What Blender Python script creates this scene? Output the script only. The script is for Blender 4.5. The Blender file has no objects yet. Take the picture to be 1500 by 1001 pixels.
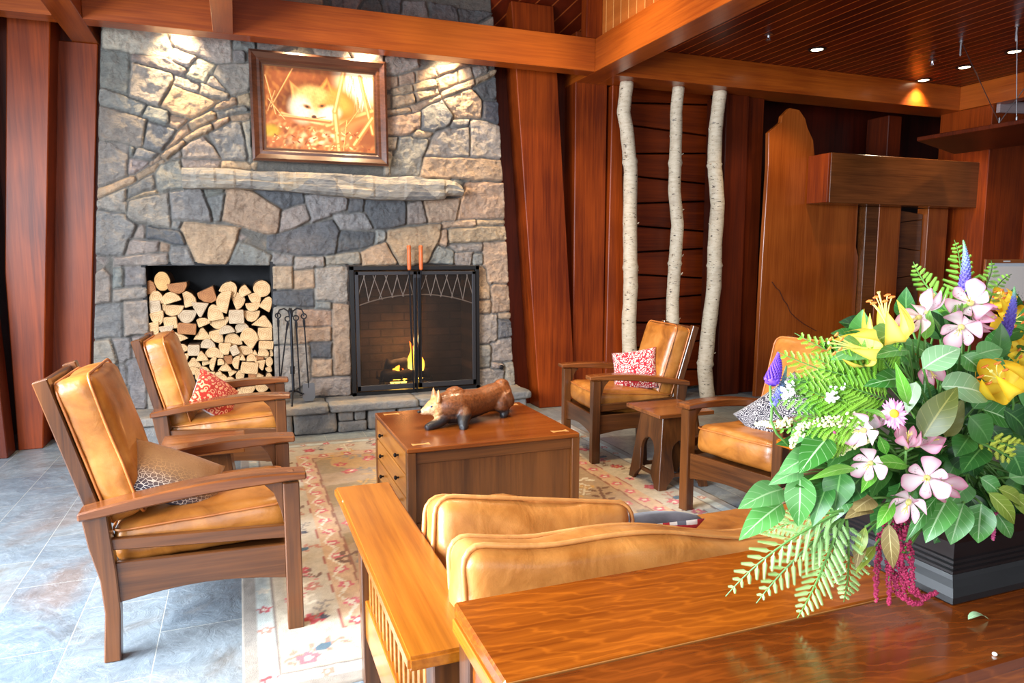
import bpy, bmesh, math, random
import numpy as np
from mathutils import Vector, Matrix, noise as mnoise
R = math.radians
random.seed(7)
rng = np.random.default_rng(7)
scene = bpy.context.scene
COL = scene.collection

# ------------------------------------------------------------ camera, sky, large lights, exposure
FPX, YAW, PITCH, EYE = 1043.56, R(20.866), R(6.6637), 1.40
cam_d = bpy.data.cameras.new('camera'); cam = bpy.data.objects.new('camera', cam_d); COL.objects.link(cam)
cam_d.sensor_width = 36.0; cam_d.lens = FPX / 1500 * 36.0; cam_d.clip_start = 0.02
cam.location = (0, 0, EYE); cam.rotation_euler = (R(90) - PITCH, 0, -YAW)
scene.camera = cam
_fw = Vector((math.sin(YAW) * math.cos(PITCH), math.cos(YAW) * math.cos(PITCH), -math.sin(PITCH)))
_rt = Vector((math.cos(YAW), -math.sin(YAW), 0)); _up = _rt.cross(_fw)
def ray(px, py): return _fw + _rt * ((px - 750) / FPX) - _up * ((py - 500.5) / FPX)
def at(px, py, Y):          # the point of the room that stands at distance Y along the wall normal
    d = ray(px, py); return Vector((0, 0, EYE)) + d * (Y / d.y)

world = bpy.data.worlds.new('World'); scene.world = world; world.use_nodes = True
world.node_tree.nodes['Background'].inputs[0].default_value = (0.80, 0.88, 1.0, 1)
world.node_tree.nodes['Background'].inputs[1].default_value = 0.16
vs = scene.view_settings
vs.view_transform = 'Standard'; vs.look = 'None'; vs.gamma = 1.0; vs.use_curve_mapping = False
vs.exposure = 0.42

def lamp(name, kind, loc, aim, power, color, **kw):
    d = bpy.data.lights.new(name, kind); d.energy = power; d.color = color
    for k, v in kw.items(): setattr(d, k, v)
    o = bpy.data.objects.new(name, d); COL.objects.link(o); o.location = loc
    o.rotation_euler = (Vector(aim) - Vector(loc)).to_track_quat('-Z', 'Y').to_euler()
    return o
DAY = (0.80, 0.90, 1.0); WARM = (1.0, 0.70, 0.40)
# daylight through the tall windows of the left wall and of the wall behind the camera
for y, pw in ((0.2, 310), (2.2, 480), (4.2, 40)):
    lamp('window_daylight', 'AREA', (-2.72, y, 1.75), (-0.4, y + 0.1, 0.2), pw, DAY, shape='RECTANGLE', size=1.6, size_y=2.6)
for x, pw in ((-0.6, 85), (2.4, 26), (5.2, 6)):
    lamp('window_daylight', 'AREA', (x, -2.4, 1.9), (x + 0.6, 4, 1.0), pw, (0.92, 0.95, 1.0), shape='RECTANGLE', size=2.2, size_y=2.4)
# warm lamps in the high ceiling over the seats
for x, y, pw in ((0.6, 3.2, 140), (2.1, 3.4, 210), (0.9, 4.7, 140), (2.3, 4.7, 210)):
    lamp('ceiling_lamp_light', 'SPOT', (x, y, 4.3), (x, y + 0.15, 0), pw, (1.0, 0.76, 0.48), spot_size=R(95), spot_blend=0.9, shadow_soft_size=0.12)
# picture and wall-washing lamps between the beam and the stone
for x, tx, tz, p in ((-0.36, -0.36, 2.42, 150), (0.50, 0.50, 2.35, 50), (1.02, 0.98, 2.42, 120), (1.70, 1.72, 2.50, 150)):
    lamp('wall_washer_light', 'SPOT', (x, 5.895, 3.30), (tx, 6.09, tz), p, (1.0, 0.74, 0.42), spot_size=R(66), spot_blend=0.9, shadow_soft_size=0.02)

# ------------------------------------------------------------ helpers
def thing(name, label, cat, loc=(0, 0, 0), rz=0, group=None):
    o = bpy.data.objects.new(name, None); COL.objects.link(o); o.empty_display_size = 0.05
    o.location = loc; o.rotation_euler = (0, 0, rz); o['label'] = label; o['category'] = cat
    if group: o['group'] = group
    return o
def tag(o, label, cat, group=None):
    o['label'] = label; o['category'] = cat
    if group: o['group'] = group
    return o
def obj(name, bm, mat, parent=None, smooth=False, label=None):
    me = bpy.data.meshes.new(name)
    if isinstance(bm, bmesh.types.BMesh):
        bm.to_mesh(me); bm.free()
    else:
        v, f = bm; me.from_pydata([tuple(p) for p in v], [], f); me.update()
    if mat is not None:
        for m in (mat if isinstance(mat, (list, tuple)) else [mat]): me.materials.append(m)
    if smooth: me.polygons.foreach_set('use_smooth', [True] * len(me.polygons))
    o = bpy.data.objects.new(name, me); COL.objects.link(o)
    if parent: o.parent = parent
    if label: o['label'] = label
    return o
def struct(name, bm, mat, smooth=False, label=None):
    o = obj(name, bm, mat, None, smooth); o['kind'] = 'structure'
    if label: o['label'] = label
    return o
def copy_tree(o, parent=None):
    c = o.copy(); COL.objects.link(c)
    if parent is not None: c.parent = parent
    for ch in [k for k in bpy.data.objects if k.parent == o]: copy_tree(ch, c)
    return c
def merge(dst, src):
    me = bpy.data.meshes.new('tmp'); src.to_mesh(me); src.free(); dst.from_mesh(me); bpy.data.meshes.remove(me); return dst
def NB(): return bmesh.new()
def prism(pts, axis, a, b, bev=0.003, M=None, dst=None, seg=1):
    """outline pts (2D) pushed from a to b along axis ('x': pts are y,z; 'y': x,z; 'z': x,y)"""
    bm = NB()
    def P(p, t): return {'x': (t, p[0], p[1]), 'y': (p[0], t, p[1]), 'z': (p[0], p[1], t)}[axis]
    A = [bm.verts.new(P(p, a)) for p in pts]; B = [bm.verts.new(P(p, b)) for p in pts]
    n = len(pts)
    bm.faces.new(A); bm.faces.new(B[::-1])
    for i in range(n): bm.faces.new((A[i], B[i], B[(i + 1) % n], A[(i + 1) % n]))
    bmesh.ops.recalc_face_normals(bm, faces=bm.faces)
    if bev: bmesh.ops.bevel(bm, geom=list(bm.edges), offset=bev, segments=seg, affect='EDGES', clamp_overlap=True)
    if M is not None: bm.transform(M)
    return merge(dst, bm) if dst is not None else bm
def box(x0, x1, y0, y1, z0, z1, bev=0.003, M=None, dst=None):
    return prism([(x0, y0), (x1, y0), (x1, y1), (x0, y1)], 'z', z0, z1, bev, M, dst)
def hexa(c8, bev=0.003, dst=None):     # bottom four, top four corners
    bm = NB(); v = [bm.verts.new(p) for p in c8]
    for f in ((0, 1, 2, 3), (4, 7, 6, 5), (0, 4, 5, 1), (1, 5, 6, 2), (2, 6, 7, 3), (3, 7, 4, 0)): bm.faces.new([v[i] for i in f])
    bmesh.ops.recalc_face_normals(bm, faces=bm.faces)
    if bev: bmesh.ops.bevel(bm, geom=list(bm.edges), offset=bev, segments=1, affect='EDGES', clamp_overlap=True)
    return merge(dst, bm) if dst is not None else bm
def tube(pts, rad, seg=8, dst=None, closed=False, flat=None):
    bm = dst if dst is not None else NB()
    pts = [Vector(p) for p in pts]; n = len(pts)
    if not hasattr(rad, '__len__'): rad = [rad] * n
    rings = []; up = None
    for i in range(n):
        a = pts[i - 1] if (i or closed) else pts[i]; b = pts[(i + 1) % n] if (i < n - 1 or closed) else pts[i]
        t = (b - a)
        t = t.normalized() if t.length > 1e-9 else Vector((0, 0, 1))
        if up is None:
            up = Vector((0, 0, 1)) if abs(t.z) < 0.9 else Vector((1, 0, 0))
        up = (up - t * up.dot(t)); up = up.normalized() if up.length > 1e-6 else t.orthogonal().normalized()
        s = t.cross(up)
        fx = flat or 1.0
        rings.append([bm.verts.new(pts[i] + (up * math.cos(2 * math.pi * k / seg) * fx + s * math.sin(2 * math.pi * k / seg)) * rad[i]) for k in range(seg)])
    m = n if closed else n - 1
    for i in range(m):
        r0, r1 = rings[i], rings[(i + 1) % n]
        for k in range(seg): bm.faces.new((r0[k], r0[(k + 1) % seg], r1[(k + 1) % seg], r1[k]))
    if not closed:
        bm.faces.new(rings[0][::-1]); bm.faces.new(rings[-1])
    return bm
def lathe(prof, seg=24, M=None, dst=None):
    bm = NB(); rings = []
    for r, z in prof: rings.append([bm.verts.new((r * math.cos(2 * math.pi * k / seg), r * math.sin(2 * math.pi * k / seg), z)) for k in range(seg)])
    for a, b in zip(rings, rings[1:]):
        for k in range(seg): bm.faces.new((a[k], a[(k + 1) % seg], b[(k + 1) % seg], b[k]))
    bm.faces.new(rings[0][::-1]); bm.faces.new(rings[-1])
    bmesh.ops.recalc_face_normals(bm, faces=bm.faces)
    if M is not None: bm.transform(M)
    return merge(dst, bm) if dst is not None else bm
def bez(p0, p1, p2, n=8):
    p0, p1, p2 = Vector(p0), Vector(p1), Vector(p2)
    return [p0 * (1 - t) ** 2 + p1 * 2 * t * (1 - t) + p2 * t * t for t in [i / n for i in range(n + 1)]]
def basis(x, y, z, o=(0, 0, 0)):
    M = Matrix.Identity(4)
    for i, c in enumerate((x, y, z)):
        for j in range(3): M[j][i] = c[j]
    for j in range(3): M[j][3] = o[j]
    return M
def cushion(w, d, h, r=0.04, puff=0.02, wr=0.004, n=22, seed=0, sag=0.0):
    """leather box cushion, w along x, d along y, h thick along z"""
    bm = NB(); H = Vector((w / 2, d / 2, h / 2)); r = min(r, h / 2 * 0.98)
    for ax in range(3):
        for s in (-1, 1):
            n1 = n if ax == 2 else n; n2 = n if ax == 2 else 8
            u_ax, v_ax = [(1, 2), (0, 2), (0, 1)][ax]
            grid = []
            for i in range(n1 + 1):
                row = []
                for j in range(n2 + 1):
                    p = [0, 0, 0]; p[ax] = s
                    u = -math.cos(math.pi * i / n1) * 0.5 + (2 * i / n1 - 1) * 0.5; v = -math.cos(math.pi * j / n2) * 0.5 + (2 * j / n2 - 1) * 0.5
                    p[u_ax] = u; p[v_ax] = v
                    q = Vector((p[0] * H.x, p[1] * H.y, p[2] * H.z))
                    inn = Vector([max(-(H[k] - r), min(H[k] - r, q[k])) for k in range(3)])
                    dv = q - inn
                    if dv.length > 1e-9: q = inn + dv.normalized() * r
                    a = (1 - (q.x / H.x) ** 2); b = (1 - (q.y / H.y) ** 2); c = q.z / H.z
                    a = max(a, 0); b = max(b, 0)
                    q.z += c * puff * (a * b) ** 0.6 - sag * a * b
                    e = 1 - c * c
                    q.x *= 1 + 0.10 * h * e * b; q.y *= 1 + 0.10 * h * e * a
                    nz = mnoise.noise(Vector((q.x * 7 + seed * 3.1, q.y * 7, q.z * 9))) + 0.6 * mnoise.noise(Vector((q.x * 17 + seed, q.y * 17, q.z * 15 + 5)))
                    q += q.normalized() * nz * wr
                    row.append(bm.verts.new(q))
                grid.append(row)
            for i in range(n1):
                for j in range(n2): bm.faces.new((grid[i][j], grid[i + 1][j], grid[i + 1][j + 1], grid[i][j + 1]))
    bmesh.ops.remove_doubles(bm, verts=bm.verts, dist=1e-4)
    bmesh.ops.recalc_face_normals(bm, faces=bm.faces)
    return bm
def piping(w, d, h, r=0.04, t=0.006, sides=(1,), seed=0):
    bm = NB(); W, D = w / 2 - 0.002, d / 2 - 0.002; c = r
    for s in sides:
        pts = []
        for (cx, cy, a0) in ((W - c, D - c, 0), (-W + c, D - c, 90), (-W + c, -D + c, 180), (W - c, -D + c, 270)):
            for k in range(5):
                a = R(a0 + 22.5 * k); pts.append(Vector((cx + c * math.cos(a), cy + c * math.sin(a), s * (h / 2 - r * 0.35))))
        dense = []
        for i in range(len(pts)):
            a, b = pts[i], pts[(i + 1) % len(pts)]
            m = max(1, int((b - a).length / 0.04))
            for k in range(m):
                p = a.lerp(b, k / m); p.z += 0.002 * mnoise.noise(p * 9 + Vector((seed, 0, 0))); dense.append(p)
        tube(dense, t, 6, bm, closed=True)
    return bm
def pillow(w, h, t, n=16, seed=0):
    """square throw pillow in the x,z plane, thick along y"""
    bm = NB(); G = {}
    for s in (-1, 1):
        for i in range(n + 1):
            for j in range(n + 1):
                u = 2 * i / n - 1; v = 2 * j / n - 1
                edge = i in (0, n) or j in (0, n)
                if edge and s == 1: continue
                th = t / 2 * (max(0, (1 - u * u) * (1 - v * v))) ** 0.42
                pin = 1 - 0.07 * (1 - abs(u) ** 2) * (abs(v) ** 3)
                pin2 = 1 - 0.07 * (1 - abs(v) ** 2) * (abs(u) ** 3)
                p = Vector((u * w / 2 * pin2, s * th, v * h / 2 * pin))
                if not edge: p.y += s * 0.006 * mnoise.noise(Vector((u * 2.5 + seed, v * 2.5, s)))
                G[(s, i, j)] = bm.verts.new(p)
                if edge: G[(1, i, j)] = G[(s, i, j)]
    for s in (-1, 1):
        for i in range(n):
            for j in range(n):
                f = [G[(s, i, j)], G[(s, i + 1, j)], G[(s, i + 1, j + 1)], G[(s, i, j + 1)]]
                bm.faces.new(f if s == -1 else f[::-1])
    return bm

# ------------------------------------------------------------ materials
def lin(r, g, b):
    f = lambda c: (c / 255 / 12.92) if c / 255 <= 0.04045 else ((c / 255 + 0.055) / 1.055) ** 2.4
    return (f(r), f(g), f(b), 1.0)
class NT:
    def __init__(s, name):
        s.m = bpy.data.materials.new(name); s.m.use_nodes = True; s.t = s.m.node_tree; s.n = s.t.nodes
        s.b = s.n['Principled BSDF']
    def add(s, t, **kw):
        x = s.n.new(t)
        for k, v in kw.items():
            if k in x.inputs: x.inputs[k].default_value = v
            else: setattr(x, k, v)
        return x
    def link(s, a, b): s.t.links.new(a, b)
    def coords(s, scale=(1, 1, 1), kind='Object', rot=(0, 0, 0)):
        c = s.add('ShaderNodeTexCoord'); m = s.add('ShaderNodeMapping'); m.inputs['Scale'].default_value = scale; m.inputs['Rotation'].default_value = rot
        s.link(c.outputs[kind], m.inputs['Vector']); return m.outputs[0]
    def noise(s, vec, scale, detail=4, rough=0.55, dist=0.0):
        x = s.add('ShaderNodeTexNoise'); x.inputs['Scale'].default_value = scale; x.inputs['Detail'].default_value = detail
        x.inputs['Roughness'].default_value = rough; x.inputs['Distortion'].default_value = dist
        if vec is not None: s.link(vec, x.inputs['Vector'])
        return x.outputs['Fac']
    def ramp(s, fac, stops):
        x = s.add('ShaderNodeValToRGB'); e = x.color_ramp.elements
        while len(e) < len(stops): e.new(0.5)
        for el, (p, c) in zip(e, stops): el.position = p; el.color = c if len(c) == 4 else (*c, 1)
        s.link(fac, x.inputs[0]); return x.outputs[0]
    def mix(s, fac, a, b, mode='MIX'):
        x = s.add('ShaderNodeMix', data_type='RGBA', blend_type=mode)
        for sock, v in ((x.inputs[0], fac), (x.inputs[6], a), (x.inputs[7], b)):
            if hasattr(v, 'is_output') or isinstance(v, bpy.types.NodeSocket): s.link(v, sock)
            elif sock == x.inputs[0]: sock.default_value = v
            else: sock.default_value = v
        return x.outputs[2]
    def math(s, op, a, b=0.0):
        x = s.add('ShaderNodeMath', operation=op)
        for sock, v in ((x.inputs[0], a), (x.inputs[1], b)):
            if isinstance(v, bpy.types.NodeSocket): s.link(v, sock)
            else: sock.default_value = v
        return x.outputs[0]
    def bump(s, h, strength=0.2, dist=0.01):
        x = s.add('ShaderNodeBump'); x.inputs['Strength'].default_value = strength; x.inputs['Distance'].default_value = dist
        s.link(h, x.inputs['Height']); s.link(x.outputs[0], s.b.inputs['Normal'])
    def color(s, c):
        if isinstance(c, bpy.types.NodeSocket): s.link(c, s.b.inputs['Base Color'])
        else: s.b.inputs['Base Color'].default_value = c
    def set(s, rough=0.5, metal=0.0, coat=0.0, spec=0.5, sheen=0.0):
        s.b.inputs['Roughness'].default_value = rough; s.b.inputs['Metallic'].default_value = metal
        s.b.inputs['Coat Weight'].default_value = coat; s.b.inputs['Coat Roughness'].default_value = 0.15
        s.b.inputs['Specular IOR Level'].default_value = spec; s.b.inputs['Sheen Weight'].default_value = sheen
        return s.m
def wood(name, dark, light, axis='x', rough=0.32, coat=0.25, fig=0.5, grain=1.0, flake=False, spec=0.5):
    k = NT(name); i = 'xyz'.index(axis); sc = [9 * grain] * 3; sc[i] = 0.55 * grain
    v = k.coords(tuple(sc)); a = k.noise(v, 1.0, 5, 0.6, 1.2)
    sf = [70 * grain] * 3; sf[i] = 2.0 * grain; v2 = k.coords(tuple(sf)); b = k.noise(v2, 1.0, 3, 0.6)
    big = k.noise(k.coords((1.3, 1.3, 1.3)), 1.0, 2, 0.5)
    s = k.math('ADD', k.math('MULTIPLY', a, fig), k.math('ADD', k.math('MULTIPLY', b, 0.35), k.math('MULTIPLY', big, 0.45)))
    if flake:
        sl = [5.0] * 3; sl[i] = 1.6
        w = k.add('ShaderNodeTexWave', wave_type='BANDS', bands_direction='DIAGONAL'); w.inputs['Scale'].default_value = 4.2; w.inputs['Distortion'].default_value = 9.0; w.inputs['Detail'].default_value = 2.5; w.inputs['Detail Scale'].default_value = 1.4
        k.link(k.coords(tuple(sl)), w.inputs['Vector'])
        s = k.math('ADD', s, k.math('MULTIPLY', k.math('POWER', w.outputs['Fac'], 6.0), 0.10))
    lo, hi = 0.40 * (fig + 0.8), 0.62 * (fig + 0.8)
    k.color(k.ramp(s, [(lo, dark), (hi, light)]))
    k.bump(b, 0.08, 0.004)
    return k.set(rough, 0, coat, spec)
CH_D, CH_L = lin(92, 30, 5), lin(150, 62, 14)          # cherry panels and beams
cherry_z = wood('cherry_panel_wood', CH_D, CH_L, 'z', 0.40, 0.0, 0.35, spec=0.28)
cherry_x = wood('cherry_beam_wood', lin(128, 52, 9), lin(176, 86, 22), 'x', 0.34, 0.15, 0.35)
cherry_y = wood('cherry_beam_wood_crossing', lin(128, 52, 9), lin(176, 86, 22), 'y', 0.34, 0.15, 0.35)
cherry_dark = wood('dark_cherry_wood', lin(58, 16, 4), lin(98, 34, 8), 'z', 0.40, 0.0, 0.35, spec=0.28)
cherry_dark_x = wood('dark_cherry_plank_wood', lin(84, 26, 5), lin(136, 52, 12), 'x', 0.32, 0.1, 0.4, spec=0.4)
panel_wood = wood('satin_panel_wood', lin(124, 54, 12), lin(164, 84, 28), 'z', 0.26, 0.35, 0.35)
bronze_wood = wood('brown_veneer', lin(76, 40, 16), lin(116, 66, 30), 'x', 0.25, 0.35, 0.4)
chair_x = wood('dark_oak', lin(54, 28, 12), lin(112, 64, 28), 'x', 0.30, 0.25, 0.6)
chair_z = wood('dark_oak_upright', lin(54, 28, 12), lin(112, 64, 28), 'z', 0.30, 0.25, 0.6)
chair_y = wood('dark_oak_cross', lin(54, 28, 12), lin(112, 64, 28), 'y', 0.30, 0.25, 0.6)
arm_x = wood('oak_chair_arm', lin(86, 44, 18), lin(142, 82, 38), 'x', 0.26, 0.35, 0.6)
ct_side = wood('oak_chest_side', lin(66, 34, 12), lin(112, 64, 26), 'z', 0.32, 0.2, 0.7)
ct_top = wood('oak_table_top', lin(104, 48, 14), lin(148, 80, 28), 'x', 0.20, 0.35, 0.45)
drawer_w = wood('honey_oak_drawer', lin(136, 76, 24), lin(190, 122, 50), 'y', 0.3, 0.25, 0.6)
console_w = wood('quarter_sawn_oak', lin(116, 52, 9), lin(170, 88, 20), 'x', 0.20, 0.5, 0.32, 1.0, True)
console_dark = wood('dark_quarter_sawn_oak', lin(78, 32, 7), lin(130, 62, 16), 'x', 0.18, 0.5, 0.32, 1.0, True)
sofa_arm_w = wood('worn_honey_oak', lin(140, 74, 12), lin(190, 114, 30), 'y', 0.24, 0.4, 0.5)
inlay_w = wood('pale_inlay_wood', lin(196, 138, 74), lin(226, 174, 108), 'x', 0.25, 0.3, 0.5)

def leather(name, c1, c2, c3):
    k = NT(name); v = k.coords(); a = k.noise(v, 5.5, 5, 0.6, 0.6)
    k.color(k.ramp(a, [(0.30, c1), (0.52, c2), (0.75, c3)]))
    fine = k.noise(v, 240, 2, 0.5); cr = k.noise(k.coords((5, 2.2, 5)), 2.0, 3, 0.5, 0.5)
    k.bump(k.math('ADD', k.math('MULTIPLY', fine, 0.05), k.math('MULTIPLY', cr, 0.75)), 0.28, 0.025)
    return k.set(0.36, 0, 0.12, 0.5)
tan_leather = leather('tan_leather', lin(124, 70, 22), lin(170, 106, 42), lin(192, 130, 64))
sofa_leather = leather('sofa_leather', lin(158, 94, 36), lin(194, 128, 62), lin(210, 150, 88))
pale_leather = leather('pale_tan_leather', lin(176, 116, 62), lin(206, 146, 86), lin(222, 168, 112))
pipe_leather = leather('piping_leather', lin(150, 84, 36), lin(178, 104, 48), lin(196, 124, 62))
pale_pipe = leather('pale_piping_leather', lin(186, 122, 62), lin(206, 142, 78), lin(218, 158, 96))

def plain(name, c, rough=0.5, metal=0.0, coat=0.0, var=0.0, scale=20, bump=0.0):
    k = NT(name)
    if var:
        n = k.noise(k.coords(), scale, 4, 0.6)
        k.color(k.ramp(n, [(0.3, tuple(x * (1 - var) for x in c[:3])), (0.7, tuple(min(1, x * (1 + var)) for x in c[:3]))]))
        if bump: k.bump(n, bump, 0.01)
    else: k.color(c)
    return k.set(rough, metal, coat)
iron = plain('black_iron', lin(38, 38, 42), 0.45, 0.7, 0, 0.3, 30, 0.15)
steel = plain('brushed_steel', lin(190, 190, 195), 0.3, 1.0)
black_paint = plain('black_frame_paint', lin(24, 24, 26), 0.4, 0.2)
soot = plain('sooty_brick', lin(46, 40, 36), 0.9, 0, 0, 0.4, 8, 0.3)
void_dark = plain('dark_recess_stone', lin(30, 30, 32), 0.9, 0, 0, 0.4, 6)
handle_wood = plain('orange_turned_wood', lin(190, 92, 36), 0.35, 0, 0.2, 0.15, 30)
slat_light = plain('plain_wall_paint', lin(190, 180, 165), 0.8)

def attr_mat(name, attr, rough=0.6, bump_scale=0, bump=0.2, mul=None, coat=0.0, sheen=0.0, bdist=0.01, subsurf=0.0):
    k = NT(name); a = k.add('ShaderNodeVertexColor', layer_name=attr); c = a.outputs['Color']
    if mul:
        n = k.noise(k.coords(), mul[0], 6, 0.65); g = k.ramp(n, [(0.25, (mul[1],) * 3), (0.75, (mul[2],) * 3)])
        c = k.mix(1.0, c, g, 'MULTIPLY')
    k.color(c)
    if bump_scale:
        k.bump(k.noise(k.coords(), bump_scale, 6, 0.65), bump, bdist)
    if subsurf: pass
    return k.set(rough, 0, coat, 0.5, sheen)
def set_colors(o, cols, name):
    a = o.data.color_attributes.new(name, 'FLOAT_COLOR', 'POINT')
    arr = np.ones((len(o.data.vertices), 4), dtype=np.float32); arr[:, :3] = np.asarray(cols)[:, :3]
    a.data.foreach_set('color', arr.ravel())
def L3(r, g, b): return np.array(lin(r, g, b)[:3])
# ------------------------------------------------------------ the room
def slate_mat():
    k = NT('slate_tiles'); v = k.coords((1, 1, 1), 'Object', (0, 0, R(90)))
    mp = k.add('ShaderNodeMapping'); mp.inputs['Location'].default_value = (0.10, 0.335, 0); k.link(v, mp.inputs['Vector'])
    def brick(m):
        b = k.add('ShaderNodeTexBrick', offset=0.5); b.inputs['Scale'].default_value = 1.0; b.inputs['Brick Width'].default_value = 0.61; b.inputs['Row Height'].default_value = 0.305
        b.inputs['Mortar Size'].default_value = 0.0020; b.inputs['Mortar Smooth'].default_value = 0.2; b.inputs['Bias'].default_value = 0.0
        k.link(mp.outputs[0], b.inputs['Vector']); return b
    b = brick(0); b.inputs['Color1'].default_value = lin(98, 108, 118); b.inputs['Color2'].default_value = lin(134, 135, 133); b.inputs['Mortar'].default_value = lin(160, 160, 156)
    big = k.noise(k.coords((1, 1, 1)), 2.3, 6, 0.62, 0.8); fine = k.noise(k.coords((1, 1, 1)), 9, 8, 0.66, 1.4)
    tint = k.ramp(big, [(0.30, lin(98, 93, 88)), (0.45, lin(130, 143, 152)), (0.62, lin(108, 122, 134)), (0.8, lin(146, 139, 128))])
    c = k.mix(0.6, b.outputs['Color'], tint)
    rust = k.noise(k.coords((1, 1, 1)), 0.9, 5, 0.6, 1.0); c = k.mix(k.ramp(rust, [(0.56, (0, 0, 0)), (0.70, (0.6,) * 3)]), c, lin(124, 100, 84))
    vein = k.noise(k.coords((1, 1, 1)), 3.4, 7, 0.62, 2.2); c = k.mix(k.ramp(k.math('ABSOLUTE', k.math('SUBTRACT', vein, 0.5)), [(0.0, (0.28,) * 3), (0.014, (0, 0, 0))]), c, lin(176, 182, 186))
    c = k.mix(1.0, c, k.ramp(fine, [(0.3, (0.72,) * 3), (0.7, (1.15,) * 3)]), 'MULTIPLY')
    c = k.mix(b.outputs['Fac'], c, lin(168, 168, 164)); k.color(c)
    h = k.math('SUBTRACT', k.math('ADD', k.math('MULTIPLY', big, 0.7), k.math('MULTIPLY', fine, 0.35)), k.math('MULTIPLY', b.outputs['Fac'], 0.5))
    k.bump(h, 0.8, 0.02)
    return k.set(0.36, 0, 0.1)
struct('floor', box(-2.9, 9.2, -2.6, 6.7, -0.12, 0.0, 0), slate_mat())
rw = wood('red_wall_panels', lin(44, 10, 4), lin(80, 22, 8), 'z', 0.4, 0.1, 0.35)
struct('wall_back', box(-2.9, 9.2, 6.62, 6.75, 0, 4.8, 0), rw)
struct('wall_right', box(9.08, 9.2, -2.6, 6.62, 0, 3.25, 0), rw)
# left wall: piers, sill and head around three tall windows
wl = NB()
for y0, y1 in ((-2.6, -0.65), (1.05, 1.35), (3.05, 3.35), (5.05, 6.62)): box(-2.9, -2.78, y0, y1, 0, 4.8, 0, None, wl)
for y0, y1 in ((-0.65, 1.05), (1.35, 3.05), (3.35, 5.05)):
    box(-2.9, -2.78, y0, y1, 0, 0.30, 0, None, wl); box(-2.9, -2.78, y0, y1, 3.15, 4.8, 0, None, wl)
struct('wall_left', wl, rw)
for i, (y0, y1) in enumerate(((-0.65, 1.05), (1.35, 3.05), (3.35, 5.05))):
    f = NB()
    for a, b in ((y0, y0 + 0.05), (y1 - 0.05, y1), ((y0 + y1) / 2 - 0.02, (y0 + y1) / 2 + 0.02)): box(-2.88, -2.80, a, b, 0.30, 3.15, 0, None, f)
    for a, b in ((0.30, 0.35), (3.10, 3.15), (2.2, 2.24)): box(-2.88, -2.80, y0, y1, a, b, 0, None, f)
    struct('window_%d' % (i + 1), f, cherry_dark)
# ceiling of the hall at the right: narrow boards running to the back wall
def board_mat(name, a, b, line, wid, rot=0.0):
    k = NT(name); v = k.coords((1, 1, 1), 'Object', (0, 0, rot))
    s = k.add('ShaderNodeSeparateXYZ'); k.link(v, s.inputs[0])
    q = k.math('FRACT', k.math('DIVIDE', s.outputs[0], wid)); d = k.math('ABSOLUTE', k.math('SUBTRACT', q, 0.5))
    g = k.math('GREATER_THAN', d, 0.5 - 0.0055 / wid)
    cid = k.math('FLOOR', k.math('DIVIDE', s.outputs[0], wid)); wn = k.add('ShaderNodeTexWhiteNoise', noise_dimensions='1D'); k.link(cid, wn.inputs['W'])
    n = k.noise(k.coords((14, 0.8, 14), 'Object', (0, 0, rot)), 1.0, 4, 0.6)
    c = k.ramp(k.math('ADD', k.math('MULTIPLY', n, 0.6), k.math('MULTIPLY', wn.outputs[0], 0.4)), [(0.25, a), (0.75, b)])
    k.color(k.mix(g, c, line)); k.bump(k.math('SUBTRACT', 1.0, g), 0.4, 0.006)  # paler lines put the light caught by the board grooves into the colour
    return k.set(0.38, 0, 0.0, 0.3)
struct('ceiling', box(3.16, 9.2, -2.6, 6.62, 3.25, 3.40, 0), board_mat('ceiling_boards', lin(66, 15, 3), lin(104, 28, 6), lin(196, 92, 30), 0.115))
# vaulted ceiling over the seats: rises away from the stone wall, boards laid aslant
vb = NB(); y0, z0, y1, z1 = 6.62, 3.30, 5.0, 4.62
for f in ([(-2.9, y0, z0), (3.16, y0, z0), (3.16, y1, z1), (-2.9, y1, z1)], [(-2.9, y1, z1), (3.16, y1, z1), (3.16, -2.6, z1), (-2.9, -2.6, z1)]):
    vb.faces.new([vb.verts.new(p) for p in f])
vo = struct('ceiling_vault', vb, board_mat('vault_boards', lin(70, 18, 5), lin(108, 34, 10), lin(150, 70, 28), 0.125, R(-38)))
sm = vo.modifiers.new('thickness', 'SOLIDIFY'); sm.thickness = 0.08; sm.offset = 1
struct('trim_1', box(3.0, 3.16, -2.6, 5.745, 3.275, 4.66, 0), board_mat('clerestory_boards', lin(150, 72, 24), lin(196, 108, 44), lin(222, 150, 84), 0.125, R(90)))
struct('trim_2', box(2.85, 3.0, 5.69, 5.80, 3.275, 4.66), cherry_z)
# beams
struct('trim_3', box(-2.8, -1.09, 5.70, 5.86, 3.0, 3.275), cherry_x)
struct('trim_4', box(-0.915, 2.94, 5.70, 5.86, 3.0, 3.275), cherry_x)
struct('trim_5', box(-1.09, -0.915, -2.6, 6.44, 3.0, 3.275), cherry_y)
struct('trim_6', box(2.94, 3.16, -2.6, 6.46, 3.0, 3.275), cherry_y)
struct('trim_7', box(-0.105, 0.03, -2.6, 5.70, 3.0, 3.275), cherry_y)
struct('trim_8', box(3.16, 7.55, 5.74, 6.10, 3.0, 3.25), cherry_x)
struct('trim_9', box(7.40, 7.55, 3.5, 5.74, 3.0, 3.25), cherry_y)
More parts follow.
